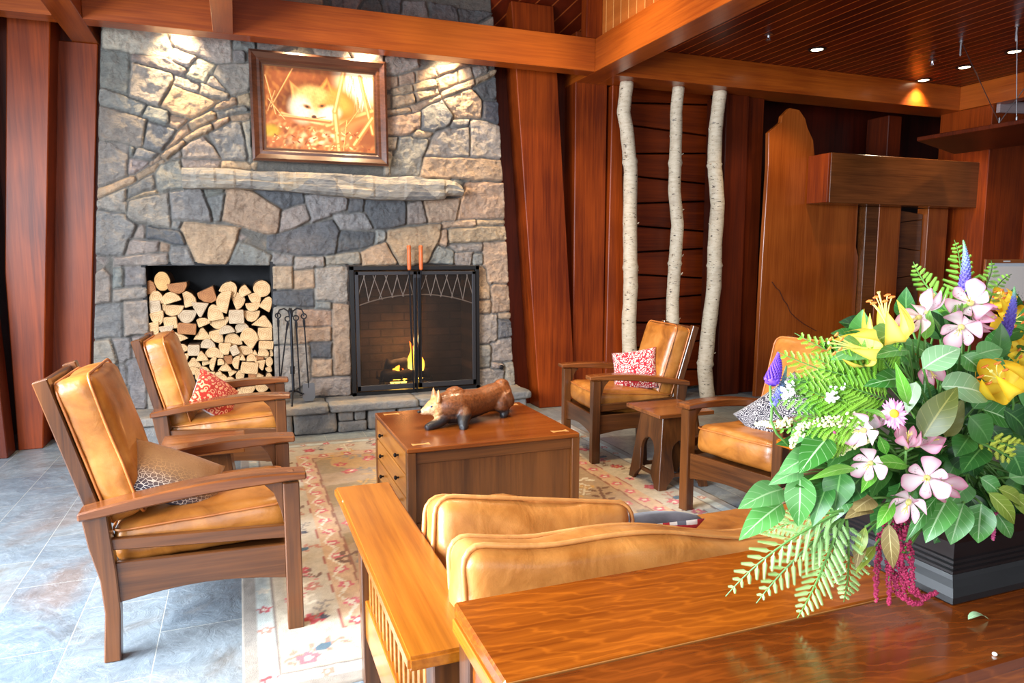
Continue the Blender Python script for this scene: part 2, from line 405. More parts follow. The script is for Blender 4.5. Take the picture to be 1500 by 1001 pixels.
# columns and panels left of the fireplace
struct('trim_10', prism([(-1.41, 3.3), (-1.56, 1.3), (-1.568, 0), (-1.412, 0), (-1.15, 3.3)], 'y', 6.05, 6.38, 0.006), cherry_z)
struct('trim_11', prism([(-2.1, 0), (-1.575, 0), (-1.61, 1.3), (-1.62, 3.3), (-2.1, 3.3)], 'y', 5.83, 6.02, 0.006), cherry_dark)
struct('trim_12', box(-1.62, -0.86, 6.36, 6.44, 0, 3.3), cherry_dark)
struct('trim_13', prism([(-1.36, 3.0), (-1.40, 0), (-1.16, 0), (-0.92, 3.0)], 'y', 6.31, 6.36, 0.006), cherry_z)
# columns right of the fireplace
struct('trim_14', box(2.05, 2.75, 6.30, 6.40, 0, 3.62), cherry_dark)
struct('trim_15', prism([(2.30, 3.62), (2.585, 0), (2.965, 0), (2.70, 3.62)], 'y', 6.05, 6.30, 0.006), cherry_z)
struct('trim_16', box(2.95, 3.275, 6.10, 6.40, 0, 3.45, 0.006), cherry_z)
struct('trim_17', box(2.75, 3.0, 6.33, 6.45, 0, 3.45), cherry_dark)
struct('trim_18', prism([(3.28, 0), (3.31, 3.0), (3.40, 3.0), (3.52, 0)], 'y', 6.06, 6.36, 0.006), cherry_z)
pl = NB()
zs = [0.0]; i = 0
while zs[-1] < 3.0: zs.append(zs[-1] + 0.245)
for i in range(len(zs) - 1):
    t0 = 0.035 * (1 if i % 2 else -1); t1 = -t0
    prism([(3.30, zs[i] + t0 + 0.009), (4.62, zs[i] - t0 + 0.009), (4.62, zs[i + 1] - t1 - 0.009), (3.30, zs[i + 1] + t1 - 0.009)], 'y', 6.36, 6.44, 0.004, None, pl)
struct('trim_19', pl, cherry_dark_x)
struct('trim_20', box(4.53, 4.80, 5.98, 6.30, 0, 3.0, 0.006), cherry_dark)
struct('trim_21', box(4.82, 5.02, 6.02, 6.30, 0, 3.0, 0.006), cherry_dark)
struct('trim_22', box(6.9, 7.1, 6.2, 6.5, 0, 3.0, 0.006), cherry_dark)
struct('trim_23', box(7.45, 8.05, 5.40, 6.0, 0, 3.25, 0.006), cherry_z)
struct('trim_24', box(8.05, 8.30, 5.36, 6.0, 0, 3.25, 0.006), cherry_z)

# ------------------------------------------------------------ carved mountain panel, boxed canopy and pilasters of the second hearth
mp = thing('carved_panel', 'tall satin wood panel cut to a mountain outline beside the birch poles', 'wall panel', (5.4, 5.78, 0))
out = [(4.85, 0), (4.87, 1.40), (4.895, 2.30), (4.885, 2.62), (5.03, 2.73), (5.04, 2.79), (5.13, 2.87), (5.25, 2.86), (5.33, 2.78), (5.36, 2.70), (5.44, 2.58), (5.47, 2.42), (5.50, 2.20), (6.08, 2.20), (6.08, 1.52), (6.12, 1.42), (6.12, 0)]
obj('panel_board', prism([(x - 5.4, z) for x, z in out], 'y', 0, 0.05, 0.004), panel_wood, mp)
cr = [at(px, py, 5.775) - Vector((5.4, 5.78, 0)) for px, py in ((1131, 413), (1137, 422), (1142, 426), (1148, 440), (1153, 446), (1158, 458), (1166, 466), (1178, 475), (1196, 485))]
for p in cr: p.y = -0.001
obj('carved_groove', tube(cr, 0.007, 6, flat=0.4), plain('groove_shade_paint', lin(70, 28, 12), 0.6), mp)  # shade of the groove, painted as a thin dark line laid on the panel
cb = thing('boxed_canopy', 'large brown veneered box beam over the pale pilasters at right', 'canopy', (6.5, 5.6, 1.94))
obj('box_front', box(-1.09, 1.20, -0.10, 0.16, 0, 0.48, 0.006), bronze_wood, cb)
obj('end_panel', box(1.20, 1.45, -0.06, 0.16, 0.0, 0.47, 0.006), cherry_dark, cb)
obj('side_panel', box(-1.12, -1.09, -0.098, 0.17, 0.005, 0.475, 0.003), cherry_z, cb)
for nm, x0, x1, m, lb in (('pilaster', 6.13, 6.30, bronze_wood, 'narrow brown pilaster next to the split edge of the mountain panel'), ('pilaster', 6.31, 6.62, panel_wood, 'broad tan pilaster under the brown box beam'), ('pilaster', 7.02, 7.32, panel_wood, 'right-hand tan pilaster under the brown box beam')):
    tag(obj(nm, box(x0, x1, 5.72, 5.86, 0, 1.94, 0.005), m), lb, 'pilaster', 'pilasters under the box beam')
ip = NB(); zz = 0.0; k_ = 0
while zz < 1.9:
    t = 0.05 * (1 if k_ % 2 else -1); top = min(1.9, zz + 0.30)
    prism([(6.63, zz + t * 0.4 + 0.004), (7.01, zz - t * 0.4 + 0.004), (7.01, top + t * 0.4 - 0.004), (6.63, top - t * 0.4 - 0.004)], 'y', 5.78, 5.84, 0.002, None, ip); zz += 0.30; k_ += 1
tag(obj('plank_infill', ip, bronze_wood), 'dark stacked plank infill between the two tan pilasters', 'wall panel')

# ------------------------------------------------------------ stone fireplace
STONES = [
('p',-0.843,3.06,-0.45,3.075,-0.399,2.914,-0.432,2.891,-0.843,2.913),('p',-0.405,3.06,0.012,3.074,0.011,2.91,-0.083,2.889,-0.382,2.974),('g',0.031,3.056,0.189,3.073,0.176,3.011,0.038,3.001),
('g',0.038,2.993,0.101,2.999,0.097,2.918,0.034,2.912),('g',-0.861,2.903,-0.689,2.915,-0.728,2.612,-0.885,2.641),('w',-0.667,2.897,-0.46,2.889,-0.306,2.8,-0.354,2.776,-0.67,2.845),
('p',-0.382,2.959,-0.216,2.912,-0.295,2.845,-0.39,2.885),('p',-0.225,2.921,-0.104,2.863,-0.183,2.729,-0.307,2.784),('w',-0.671,2.826,-0.413,2.785,-0.403,2.736,-0.505,2.535,-0.693,2.595),
('w',-0.392,2.761,-0.222,2.702,-0.244,2.65,-0.402,2.707),('w',-0.146,2.789,-0.025,2.678,-0.168,2.727),('w',-0.206,2.717,-0.016,2.658,-0.027,2.617,-0.219,2.642),('w',-0.084,2.864,0.136,2.895,0.127,2.68,-0.006,2.659,-0.106,2.802),
('t',-0.411,2.686,-0.096,2.601,-0.314,2.454,-0.496,2.531),('g',-0.885,2.638,-0.606,2.533,-0.637,2.466,-0.895,2.525),('g',-0.588,2.524,-0.452,2.505,-0.451,2.405,-0.619,2.453),
('t',-0.44,2.466,-0.323,2.444,-0.392,2.383,-0.444,2.406),('w',-0.893,2.502,-0.603,2.425,-0.64,2.234,-0.915,2.268),('g',-0.585,2.406,-0.416,2.357,-0.504,2.202,-0.622,2.235),
('t',-0.945,1.914,-0.703,2.018,-0.696,1.983,-0.953,1.844),('t',-0.703,2.022,-0.498,2.142,-0.486,2.112,-0.69,1.989),('t',-0.524,2.171,-0.359,2.29,-0.338,2.271,-0.48,2.132),
('t',-0.601,2.123,-0.524,2.179,-0.516,2.151,-0.589,2.097),('t',-0.484,2.223,-0.325,2.413,-0.304,2.368,-0.465,2.234),('t',-0.315,2.424,-0.119,2.518,-0.111,2.474,-0.304,2.38),
('t',-0.355,2.305,-0.152,2.424,-0.14,2.395,-0.341,2.277),('g',-0.119,2.522,0.099,2.579,0.112,2.539,-0.107,2.478),('t',-0.142,2.435,-0.023,2.484,-0.018,2.46,-0.134,2.399),
('t',-0.013,2.495,0.127,2.525,0.125,2.484,-0.008,2.465),('t',-0.107,2.57,0.033,2.642,0.04,2.591,-0.119,2.528),('t',0.043,2.653,0.134,2.69,0.13,2.594,0.05,2.581),
('w',-0.916,2.258,-0.734,2.239,-0.752,2.01,-0.948,1.924),('g',-0.722,2.23,-0.687,2.212,-0.708,2.165,-0.727,2.18),('g',-0.678,2.212,-0.532,2.19,-0.572,2.132,-0.696,2.152),
('w',-0.722,2.131,-0.6,2.127,-0.706,2.022,-0.739,2.031),('w',-0.371,2.239,-0.215,2.319,-0.099,2.171,-0.365,2.168),('g',-0.156,2.353,0.055,2.458,0.107,2.181,-0.086,2.161),
('w',0.07,2.449,0.125,2.473,0.118,2.161,0.108,2.202),('g',-0.537,2.11,-0.386,2.137,-0.367,1.934,-0.547,1.911),('g',-0.739,1.921,-0.588,2.017,-0.575,1.916,-0.752,1.86),
('w',-0.46,2.154,-0.382,2.208,-0.375,2.168,-0.422,2.155),('w',-0.954,1.825,-0.767,1.91,-0.78,1.749,-0.957,1.771),('w',-0.744,1.831,-0.483,1.889,-0.483,1.633,-0.761,1.699),
('g',-0.463,1.9,-0.252,1.938,-0.185,1.7,-0.464,1.705),('g',-0.233,1.938,-0.086,1.943,-0.097,1.912,-0.206,1.877),('g',-0.197,1.867,-0.078,1.902,-0.126,1.695,-0.166,1.694),
('g',-0.963,1.755,-0.796,1.719,-0.7,1.64,-0.812,1.425,-0.992,1.425),('w',-0.7,1.64,-0.654,1.644,-0.659,1.548,-0.732,1.558),('d',-0.645,1.641,-0.412,1.603,-0.379,1.499,-0.65,1.549),
('g',-0.456,1.674,-0.408,1.675,-0.42,1.623,-0.464,1.627),('w',-0.77,1.537,-0.557,1.529,-0.571,1.457,-0.793,1.435),('t',-0.549,1.519,-0.492,1.513,-0.505,1.457,-0.555,1.461),
('g',-0.478,1.498,-0.37,1.489,-0.328,1.357,-0.485,1.363),('t',-0.371,1.666,0.02,1.63,-0.091,1.362,-0.307,1.373,-0.401,1.624),('t',-0.067,1.933,0.123,1.929,0.334,1.796,0.295,1.586,-0.096,1.702),
('w',0.03,1.609,0.201,1.568,0.188,1.503,0.017,1.544),('g',0.016,1.534,0.237,1.416,0.224,1.351,-0.061,1.362),('w',-0.877,1.405,-0.515,1.436,-0.509,1.363,-0.88,1.344),
('w',-0.992,1.415,-0.891,1.385,-0.901,1.293,-1.003,1.294),('w',-0.366,2.148,-0.106,2.15,-0.118,2.104,-0.365,2.097),('t',-0.087,2.151,0.152,2.141,0.141,2.109,-0.088,2.11),
('t',-0.64,1.904,-0.565,1.917,-0.557,1.897,-0.753,1.84),('g',0.779,3.447,1.017,3.476,0.971,3.391,0.799,3.397),('d',1.021,3.466,1.172,3.495,1.192,3.402,0.993,3.389),
('d',1.176,3.496,1.341,3.516,1.328,3.418,1.196,3.402),('g',1.352,3.506,1.536,3.514,1.558,3.412,1.35,3.405),('d',1.595,3.514,1.808,3.507,1.819,3.402,1.605,3.395),
('d',1.82,3.497,2.126,3.5,1.989,3.39,1.867,3.398),('w',2.014,3.401,2.139,3.478,2.138,3.393),('w',0.2,3.07,0.454,3.08,0.268,3.01,0.208,3.014),('p',0.64,3.061,0.897,3.072,0.929,3.011,0.66,3.007),
('p',0.908,3.062,1.185,3.057,1.183,2.981,0.939,3.002),('w',1.196,3.048,1.459,3.051,1.47,3.008,1.307,2.916,1.204,2.918),('w',-0.697,3.285,0.695,3.457,0.693,3.42,-0.698,3.274),
('t',1.204,2.885,1.307,2.905,1.305,2.828,1.202,2.809),('t',1.314,2.917,1.446,2.94,1.456,2.874,1.317,2.836),('t',1.458,2.952,1.623,3,1.646,2.939,1.461,2.875),('t',1.628,3,1.84,3.053,1.889,3.047,1.658,2.947),
('t',1.259,2.809,1.421,2.849,1.432,2.795,1.265,2.753),('t',1.445,2.855,1.634,2.923,1.64,2.845,1.451,2.803),('t',1.627,2.911,1.815,2.99,1.834,2.906,1.657,2.828),('t',1.827,3,1.938,3.04,1.967,2.958,1.844,2.911),
('w',1.95,3.03,2.074,3.052,2.087,3.008,1.974,2.964),('t',1.246,2.736,1.432,2.779,1.449,2.707,1.249,2.641),('t',1.45,2.781,1.626,2.833,1.649,2.79,1.454,2.719),('t',1.198,2.629,1.395,2.658,1.406,2.621,1.197,2.578),
('t',1.418,2.671,1.668,2.784,1.68,2.758,1.429,2.628),('t',1.673,2.803,1.962,2.94,1.974,2.891,1.68,2.769),('t',1.982,2.941,2.162,3.026,2.157,2.991,1.986,2.892),('t',1.201,2.732,1.239,2.742,1.238,2.647,1.199,2.638),
('d',1.974,2.877,2.157,2.98,2.162,2.784,2.061,2.788),('t',1.704,2.749,1.936,2.846,2.023,2.762,2.022,2.635,1.787,2.607),('d',2.06,2.753,2.174,2.768,2.186,2.588,2.072,2.615),
('g',1.512,2.656,1.68,2.747,1.775,2.595,1.665,2.497,1.502,2.498),('t',1.197,2.567,1.488,2.632,1.493,2.509,1.333,2.431,1.194,2.434),('g',1.763,2.583,1.922,2.593,1.91,2.547,1.774,2.526),
('t',1.462,2.484,1.58,2.458,1.556,2.422,1.438,2.426),('w',1.653,2.485,1.922,2.536,1.908,2.292,1.53,2.269),('w',1.935,2.594,2.186,2.56,2.206,2.288,1.945,2.294),('g',1.309,2.408,1.544,2.41,1.48,2.111,1.234,2.124),
('w',1.194,2.401,1.286,2.406,1.273,2.316,1.203,2.313),('t',1.506,2.26,2.211,2.264,2.224,2.089,1.487,2.1),('w',1.191,2.278,1.226,2.28,1.211,2.111,1.188,2.111),('g',1.77,2.077,1.881,2.062,1.868,2.034,1.782,2.03),
('g',1.769,2.025,1.868,2.01,1.843,1.934,1.768,1.941),('t',1.881,2.053,2.232,2.066,2.242,1.758,1.816,1.755),('t',1.512,1.883,1.83,1.92,1.791,1.738,1.558,1.717),('w',1.369,1.856,1.488,1.887,1.522,1.716,1.362,1.7),
('d',1.024,1.925,1.254,1.939,1.357,1.856,1.343,1.695,1.086,1.649,1.01,1.802),('d',0.878,1.914,0.99,1.931,0.987,1.79,0.882,1.787),('g',0.529,1.899,0.714,1.938,0.866,1.876,0.842,1.809,0.577,1.704),
('d',0.145,1.926,0.509,1.931,0.507,1.855,0.336,1.803),('w',0.335,1.775,0.527,1.823,0.552,1.725,0.319,1.601),('d',0.224,1.568,0.729,1.702,0.793,1.618,0.743,1.434,0.503,1.427,0.231,1.481),
('g',0.752,1.751,1.009,1.768,1.059,1.656,0.804,1.645),('d',0.804,1.619,1.085,1.599,1.06,1.52,0.766,1.457),('g',1.109,1.623,1.178,1.623,1.176,1.555,1.095,1.536),('t',1.189,1.624,1.655,1.688,1.642,1.582,1.529,1.37,1.289,1.347,1.176,1.555),
('t',1.68,1.7,1.967,1.734,1.966,1.693,1.674,1.672),('t',1.992,1.734,2.242,1.739,2.249,1.705,1.992,1.701),('t',1.728,1.642,2.249,1.691,2.257,1.56,1.74,1.541),('t',1.667,1.63,1.716,1.642,1.69,1.524,1.641,1.535),
('t',0.967,1.439,1.176,1.532,1.266,1.359,0.976,1.348),('w',0.677,1.416,0.945,1.439,0.954,1.36,0.675,1.349),('w',0.427,1.394,0.655,1.416,0.663,1.338,0.425,1.317),
('t',0.031,1.608,0.203,1.568,0.194,1.503,0.038,1.534),('g',1.553,1.37,1.628,1.5,1.776,1.453,1.763,1.358),('w',1.752,1.513,2.029,1.526,2.029,1.478,1.801,1.465),('w',1.788,1.441,1.952,1.454,1.926,1.345,1.787,1.351),
('g',1.952,1.43,2.029,1.43,2.033,1.35,1.951,1.35),('t',2.055,1.539,2.262,1.552,2.294,1.159,2.066,1.162,2.054,1.321),('d',1.002,1.958,1.744,1.971,1.732,1.954,1.231,1.943),
('t',0.266,1.326,0.399,1.325,0.399,1.16,0.26,1.162),('t',0.426,1.295,0.572,1.298,0.577,1.163,0.426,1.159),('w',0.592,1.314,0.837,1.337,0.833,1.036,0.584,1.072),('d',0.259,1.128,0.567,1.133,0.563,1.012,0.255,1.023),
('g',0.583,1.042,0.708,1.029,0.701,0.984,0.582,0.991),('w',0.254,1.009,0.407,0.995,0.406,0.701,0.244,0.718),('t',0.444,0.964,0.694,0.963,0.691,0.844,0.431,0.853),
('t',0.44,0.822,0.69,0.82,0.687,0.72,0.446,0.71),('d',0.533,0.696,0.699,0.699,0.695,0.575,0.535,0.579),('t',0.722,1.018,0.842,1.005,0.841,0.42,0.711,0.424),('t',0.539,0.562,0.694,0.554,0.695,0.418,0.534,0.421),
('w',0.252,0.678,0.523,0.676,0.514,0.398,0.334,0.285,0.229,0.313),('w',0.524,0.397,0.837,0.395,0.836,0.23,0.509,0.248),('g',0.27,1.434,0.411,1.414,0.409,1.355,0.267,1.355),
('t',1.994,1.318,2.098,1.324,2.102,1.042,1.992,1.033),('t',1.992,1.022,2.102,1.02,2.101,0.909,1.992,0.912),('t',2.121,1.185,2.287,1.183,2.298,0.921,2.144,0.919),
('w',1.991,0.889,2.167,0.889,2.171,0.637,1.99,0.64),('t',2.203,0.895,2.298,0.903,2.298,0.847,2.21,0.856),('d',2.191,0.839,2.306,0.84,2.31,0.688,2.195,0.681),('w',2.119,0.64,2.322,0.676,2.33,0.471,2.13,0.47),
('w',1.99,0.618,2.107,0.606,2.107,0.414,1.996,0.416),('w',1.989,0.394,2.238,0.384,2.238,0.235,1.995,0.24),('w',2.25,0.441,2.335,0.436,2.347,0.235,2.257,0.234),('w',2.123,0.447,2.233,0.43,2.233,0.394,2.123,0.402),
('g',0.509,0.248,0.836,0.225,0.835,0.187,0.508,0.211),('w',-1.005,1.393,-0.891,1.385,-0.92,1.075,-1.017,1.061),('g',-0.877,1.315,-0.819,1.324,-0.826,1.188,-0.888,1.178),
('g',-0.807,1.327,-0.674,1.33,-0.674,1.198,-0.812,1.193),('w',-0.889,1.165,-0.679,1.181,-0.675,1.098,-0.897,1.08),('g',-1.018,1.045,-0.844,1.052,-0.853,0.817,-1.037,0.807),
('w',-0.821,1.073,-0.673,1.086,-0.679,0.819,-0.833,0.816),('w',-1.034,0.778,-0.932,0.787,-0.892,0.601,-1.046,0.576),('g',-0.918,0.786,-0.807,0.795,-0.793,0.647,-0.877,0.601),
('g',-0.882,0.576,-0.842,0.573,-0.85,0.43,-0.889,0.441),('g',-0.824,0.631,-0.697,0.625,-0.717,0.25,-0.822,0.258),('w',-0.777,0.806,-0.68,0.802,-0.681,0.641,-0.786,0.646),
('g',-1.051,0.568,-0.893,0.585,-0.896,0.399,-1.062,0.377),('w',-0.89,0.419,-0.829,0.412,-0.83,0.259,-0.899,0.264),('g',-1.063,0.36,-0.904,0.383,-0.912,0.248,-1.069,0.26),
('w',-0.69,0.48,-0.614,0.475,-0.627,0.226,-0.703,0.232),
]

fp = thing('stone_fireplace', 'big grey and tan fieldstone fireplace tapering up behind the oak coffee table', 'fireplace', (0.65, 6.1, 0))
FO = Vector((0.65, 6.1, 0))
NX0, NX1, NZ0, NZ1 = -0.665, 0.238, 0.235, 1.343       # log niche
BX0, BX1, BZ0, BZ1 = 0.862, 1.975, 0.235, 1.328        # fire opening
def stone_wall():
    nx, nz = 400, 420; z = np.linspace(0.0, 3.62, nz); V = []
    def xl(z): return -0.862 - (3.06 - z) * 0.0765
    def xr(z): return 2.135 + (3.5 - z) * 0.0625
    U = np.linspace(0, 1, nx)
    Z, UU = np.meshgrid(z, U, indexing='ij'); X = xl(Z) + (xr(Z) - xl(Z)) * UU
    dx, dz = 3.25 / nx, 3.62 / nz
    for e in (NX0, NX1, BX0, BX1): X = np.where(np.abs(X - e) < dx * 0.55, e, X)
    for e in (NZ0, NZ1, BZ1): Z = np.where(np.abs(Z - e) < dz * 0.55, e, Z)
    # wobble the outlines of the stones a little
    P = np.stack([X, Z], -1)
    def vn(f, s):
        r = np.random.default_rng(s); a, b, c, d = r.uniform(-1, 1, (4, 6)); out = 0
        for i in range(6): out = out + np.sin(P[..., 0] * f * (a[i] * 1.5 + np.sign(a[i]) * .5) + P[..., 1] * f * (b[i] * 1.5 + np.sign(b[i]) * .5) + c[i] * 6)
        return out / 6
    PX = X + 0.007 * vn(22, 1); PZ = Z + 0.007 * vn(22, 2)
    best = np.full(X.shape, -9.0); sec = np.full(X.shape, -9.0); idx = np.zeros(X.shape, int)
    for i, (t, *q) in enumerate(STONES):
        pts = np.array(q).reshape(-1, 2)
        ar = 0.5 * np.sum(pts[:, 0] * np.roll(pts[:, 1], -1) - np.roll(pts[:, 0], -1) * pts[:, 1])
        if ar < 0: pts = pts[::-1]
        d = np.full(X.shape, 9.0)
        for a, b in zip(pts, np.roll(pts, -1, 0)):
            e = b - a; L = np.hypot(*e)
            if L < 1e-4: continue
            d = np.minimum(d, (-(e[1]) * (PX - a[0]) + e[0] * (PZ - a[1])) / L)
        up = d > best; sec = np.where(up, best, np.maximum(sec, d)); idx = np.where(up, i, idx); best = np.where(up, d, best)
    D = np.minimum((best - sec) / 2, best + 0.020)
    ns = len(STONES); r = np.random.default_rng(3)
    off = r.uniform(-0.012, 0.016, ns); tx = r.uniform(-0.06, 0.06, ns); tz = r.uniform(-0.06, 0.06, ns)
    cen = np.array([np.array(s[1:]).reshape(-1, 2).mean(0) for s in STONES])
    prof = np.clip((D - 0.0025) / 0.011, 0, 1); prof = prof * prof * (3 - 2 * prof)
    H = prof * (0.034 + off[idx] + tx[idx] * (X - cen[idx, 0]) + tz[idx] * (Z - cen[idx, 1]))
    V = []; f1 = np.zeros(X.size); Xf, Zf, If = X.ravel(), Z.ravel(), idx.ravel()
    for k in range(X.size):
        s = If[k] * 1.7; p = Vector((Xf[k] * 6 + s, Zf[k] * 6, s))
        f1[k] = mnoise.noise(p) * 0.9 + mnoise.noise(p * 2.6) * 0.5 + abs(mnoise.noise(p * 1.3 + Vector((4, 2, 1)))) * -0.9 + 0.35 * mnoise.noise(p * 6)
    F1 = f1.reshape(X.shape); tr = F1 * 2.2; fl = np.floor(tr); fr_ = tr - fl; terr = (fl + np.clip((fr_ - .35) / .3, 0, 1)) / 2.2
    H = H + prof * (0.008 * F1 + 0.010 * terr)
    Y = 6.10 - H
    verts = np.stack([X - FO.x, Y - FO.y, Z], -1).reshape(-1, 3).tolist()
    cx = (X[:-1, :-1] + X[1:, 1:]) / 2; cz = (Z[:-1, :-1] + Z[1:, 1:]) / 2
    hole = ((cx > NX0) & (cx < NX1) & (cz > NZ0) & (cz < NZ1)) | ((cx > BX0) & (cx < BX1) & (cz < BZ1))
    faces = []
    for i in range(nz - 1):
        for j in range(nx - 1):
            if not hole[i, j]: a = i * nx + j; faces.append((a, a + 1, a + nx + 1, a + nx))
    # returns at both sides
    b0 = len(verts)
    for i in range(nz): verts.append((verts[i * nx][0], 0.28, verts[i * nx][2])); verts.append((verts[i * nx + nx - 1][0], 0.28, verts[i * nx][2]))
    for i in range(nz - 1):
        faces.append((i * nx, (i + 1) * nx, b0 + 2 * i + 2, b0 + 2 * i)); faces.append((i * nx + nx - 1, b0 + 2 * i + 1, b0 + 2 * i + 3, (i + 1) * nx + nx - 1))
    base = {'g': L3(124, 122, 119), 'd': L3(86, 87, 90), 't': L3(162, 138, 114), 'w': L3(142, 132, 123), 'p': L3(168, 158, 145)}
    sc = np.array([base[s[0]] * r.uniform(0.86, 1.12) * (1 + r.uniform(-0.04, 0.04, 3)) for s in STONES])
    C = sc[idx]
    blot = vn(9, 11)[..., None]; C = C * (1 + 0.10 * blot) + 0.05 * np.clip(vn(5, 12), 0, 1)[..., None] * (L3(176, 140, 104) - C) * 4 * 0.5
    mort = L3(100, 96, 90); w = np.clip((D - 0.001) / 0.006, 0, 1)[..., None]
    C = mort * (1 - w) + C * w
    C = np.clip(C, 0.01, 1).reshape(-1, 3); C = np.vstack([C, np.tile(L3(130, 126, 120), (2 * nz, 1))])
    return verts, faces, C
def stone_material():
    k = NT('fieldstone'); a = k.add('ShaderNodeVertexColor', layer_name='tint'); v = k.coords()
    n1 = k.noise(v, 14, 8, 0.68, 0.6); n2 = k.noise(k.coords((1, 1, 2.2)), 34, 8, 0.7, 0.3); v3 = k.add('ShaderNodeTexVoronoi', feature='DISTANCE_TO_EDGE'); v3.inputs['Scale'].default_value = 9; k.link(k.coords(), v3.inputs['Vector'])
    c = k.mix(1.0, a.outputs['Color'], k.ramp(n1, [(0.28, (0.66, 0.67, 0.70)), (0.5, (1.0, 1.0, 1.0)), (0.74, (1.32, 1.26, 1.18))]), 'MULTIPLY')
    c = k.mix(1.0, c, k.ramp(n2, [(0.3, (0.78,) * 3), (0.7, (1.2,) * 3)]), 'MULTIPLY')
    k.color(c); k.bump(k.math('ADD', n1, k.math('MULTIPLY', n2, 0.55)), 0.85, 0.03); return k.set(0.72)
stone_mat = stone_material()
v_, f_, c_ = stone_wall()
so = obj('stone_face', (v_, f_), stone_mat, fp, True); set_colors(so, c_, 'tint')
def rock(w, d, h, x, y, z, seed, dst, r=0.02, wr=0.007, rz=0):
    b = cushion(w, d, h, r, 0.0, wr, 14, seed); b.transform(Matrix.Translation((x, y, z)) @ Matrix.Rotation(rz, 4, 'Z')); merge(dst, b)
def rock_mat(name, a, b, c, bump=0.5):
    k = NT(name); n = k.noise(k.coords(), 5, 6, 0.6, 0.5); k.color(k.ramp(n, [(0.3, a), (0.5, b), (0.72, c)])); k.bump(k.noise(k.coords(), 32, 6, 0.65), bump, 0.02); return k.set(0.75)
slab_mat = rock_mat('hearth_stone', lin(82, 86, 92), lin(118, 117, 116), lin(146, 132, 116), .8)
hs = NB()
for i, (x0, x1) in enumerate(((-1.12, -0.25), (-0.24, 0.62), (0.63, 1.35), (1.36, 2.37))):
    rock(x1 - x0, 0.40, 0.068, (x0 + x1) / 2, 5.915, 0.205, i + 1, hs, 0.018, 0.015)
hs.transform(Matrix.Translation(-FO)); obj('hearth_slab', hs, slab_mat, fp, True)
hb = NB(); x = -1.1; i = 0
while x < 2.28:
    w = random.uniform(0.2, 0.5); w = min(w, 2.33 - x)
    if random.random() < 0.35 or w < 0.2: rock(w, 0.30, 0.168, x + w / 2, 5.90, 0.088, 20 + i, hb, 0.02, 0.010)
    else:
        w2 = w * random.uniform(.4, .6)
        rock(w2 - .008, 0.30, 0.082, x + w2 / 2, 5.90, 0.130, 40 + i, hb, 0.018, 0.008); rock(w - w2 - .008, 0.30, 0.082, x + w2 + (w - w2) / 2, 5.90, 0.130, 60 + i, hb, 0.018, 0.008)
        rock(w, 0.31, 0.085, x + w / 2, 5.90, 0.044, 80 + i, hb, 0.018, 0.009)
    x += w + 0.012; i += 1
hb.transform(Matrix.Translation(-FO)); obj('hearth_base', hb, stone_mat if False else rock_mat('hearth_base_stone', lin(88, 92, 98), lin(128, 126, 124), lin(152, 138, 122), .9), fp, True)
def mantel_mat():
    k = NT('mantel_stone'); v = k.coords((1, 1, 1)); vo = k.add('ShaderNodeTexVoronoi', feature='F1'); vo.inputs['Scale'].default_value = 1.0; k.link(k.coords((5.5, 3, 7)), vo.inputs['Vector'])
    sp = k.add('ShaderNodeSeparateColor'); k.link(vo.outputs['Color'], sp.inputs[0]); n = k.noise(k.coords((5, 5, 26)), 2.0, 7, 0.68, 0.5)
    c = k.ramp(k.math('ADD', k.math('MULTIPLY', sp.outputs[0], .35), k.math('MULTIPLY', n, .75)), [(.25, lin(84, 84, 88)), (.45, lin(140, 134, 126)), (.62, lin(162, 152, 138)), (.85, lin(174, 152, 122))])
    k.color(c); k.bump(k.math('ADD', n, k.math('MULTIPLY', vo.outputs['Distance'], .2)), 0.9, 0.03); return k.set(.75)
# mantel: a long rough ledge stone
mb = NB(); n = 110
ring = []
for i in range(n + 1):
    t = i / n; x = -0.37 + 2.19 * t; rr = []
    zt = 2.075 - 0.012 * t; zb = 1.925 + 0.02 * math.sin(t * 7) - 0.03 * t + (0.03 if t > 0.93 else 0)
    zt -= 0.06 * max(0, (t - 0.93) / 0.07) ** 2; dep = 0.20 - 0.05 * max(0, (t - 0.9) / 0.1)
    if t < 0.04: dep -= 0.03
    dep += 0.022 * mnoise.noise(Vector((x * 3.1, 3, 1))) + 0.010 * math.floor(mnoise.noise(Vector((x * 2.3, 9, 1))) * 2.5); zt += 0.008 * mnoise.noise(Vector((x * 4, 8, 1)))
    prof = [(0.02, zb), (-dep * 0.8, zb), (-dep, zb + 0.02), (-dep - 0.012, (zb * 2 + zt) / 3), (-dep + 0.004, (zb + zt) / 2), (-dep - 0.008, (zb + zt * 2) / 3), (-dep + 0.006, zt - 0.015), (-dep + 0.02, zt), (0.02, zt)]
    for (y, z) in prof:
        q = Vector((x * 5, y * 10, z * 34)); dy = 0.016 * mnoise.noise(q) + 0.011 * mnoise.noise(q * 2.3 + Vector((x * 6, 0, 0)))
        rr.append(mb.verts.new((x, 6.10 + y + (dy if y < 0 else 0), z + 0.010 * mnoise.noise(q + Vector((9, 9, 9))))))
    ring.append(rr)
for a, b in zip(ring, ring[1:]):
    for k in range(len(a)): mb.faces.new((a[k], a[(k + 1) % len(a)], b[(k + 1) % len(a)], b[k]))
mb.faces.new(ring[0]); mb.faces.new(ring[-1][::-1]); bmesh.ops.recalc_face_normals(mb, faces=mb.faces)
mb.transform(Matrix.Translation(-FO)); obj('mantel_shelf', mb, mantel_mat(), fp, False, 'long rough stone shelf')
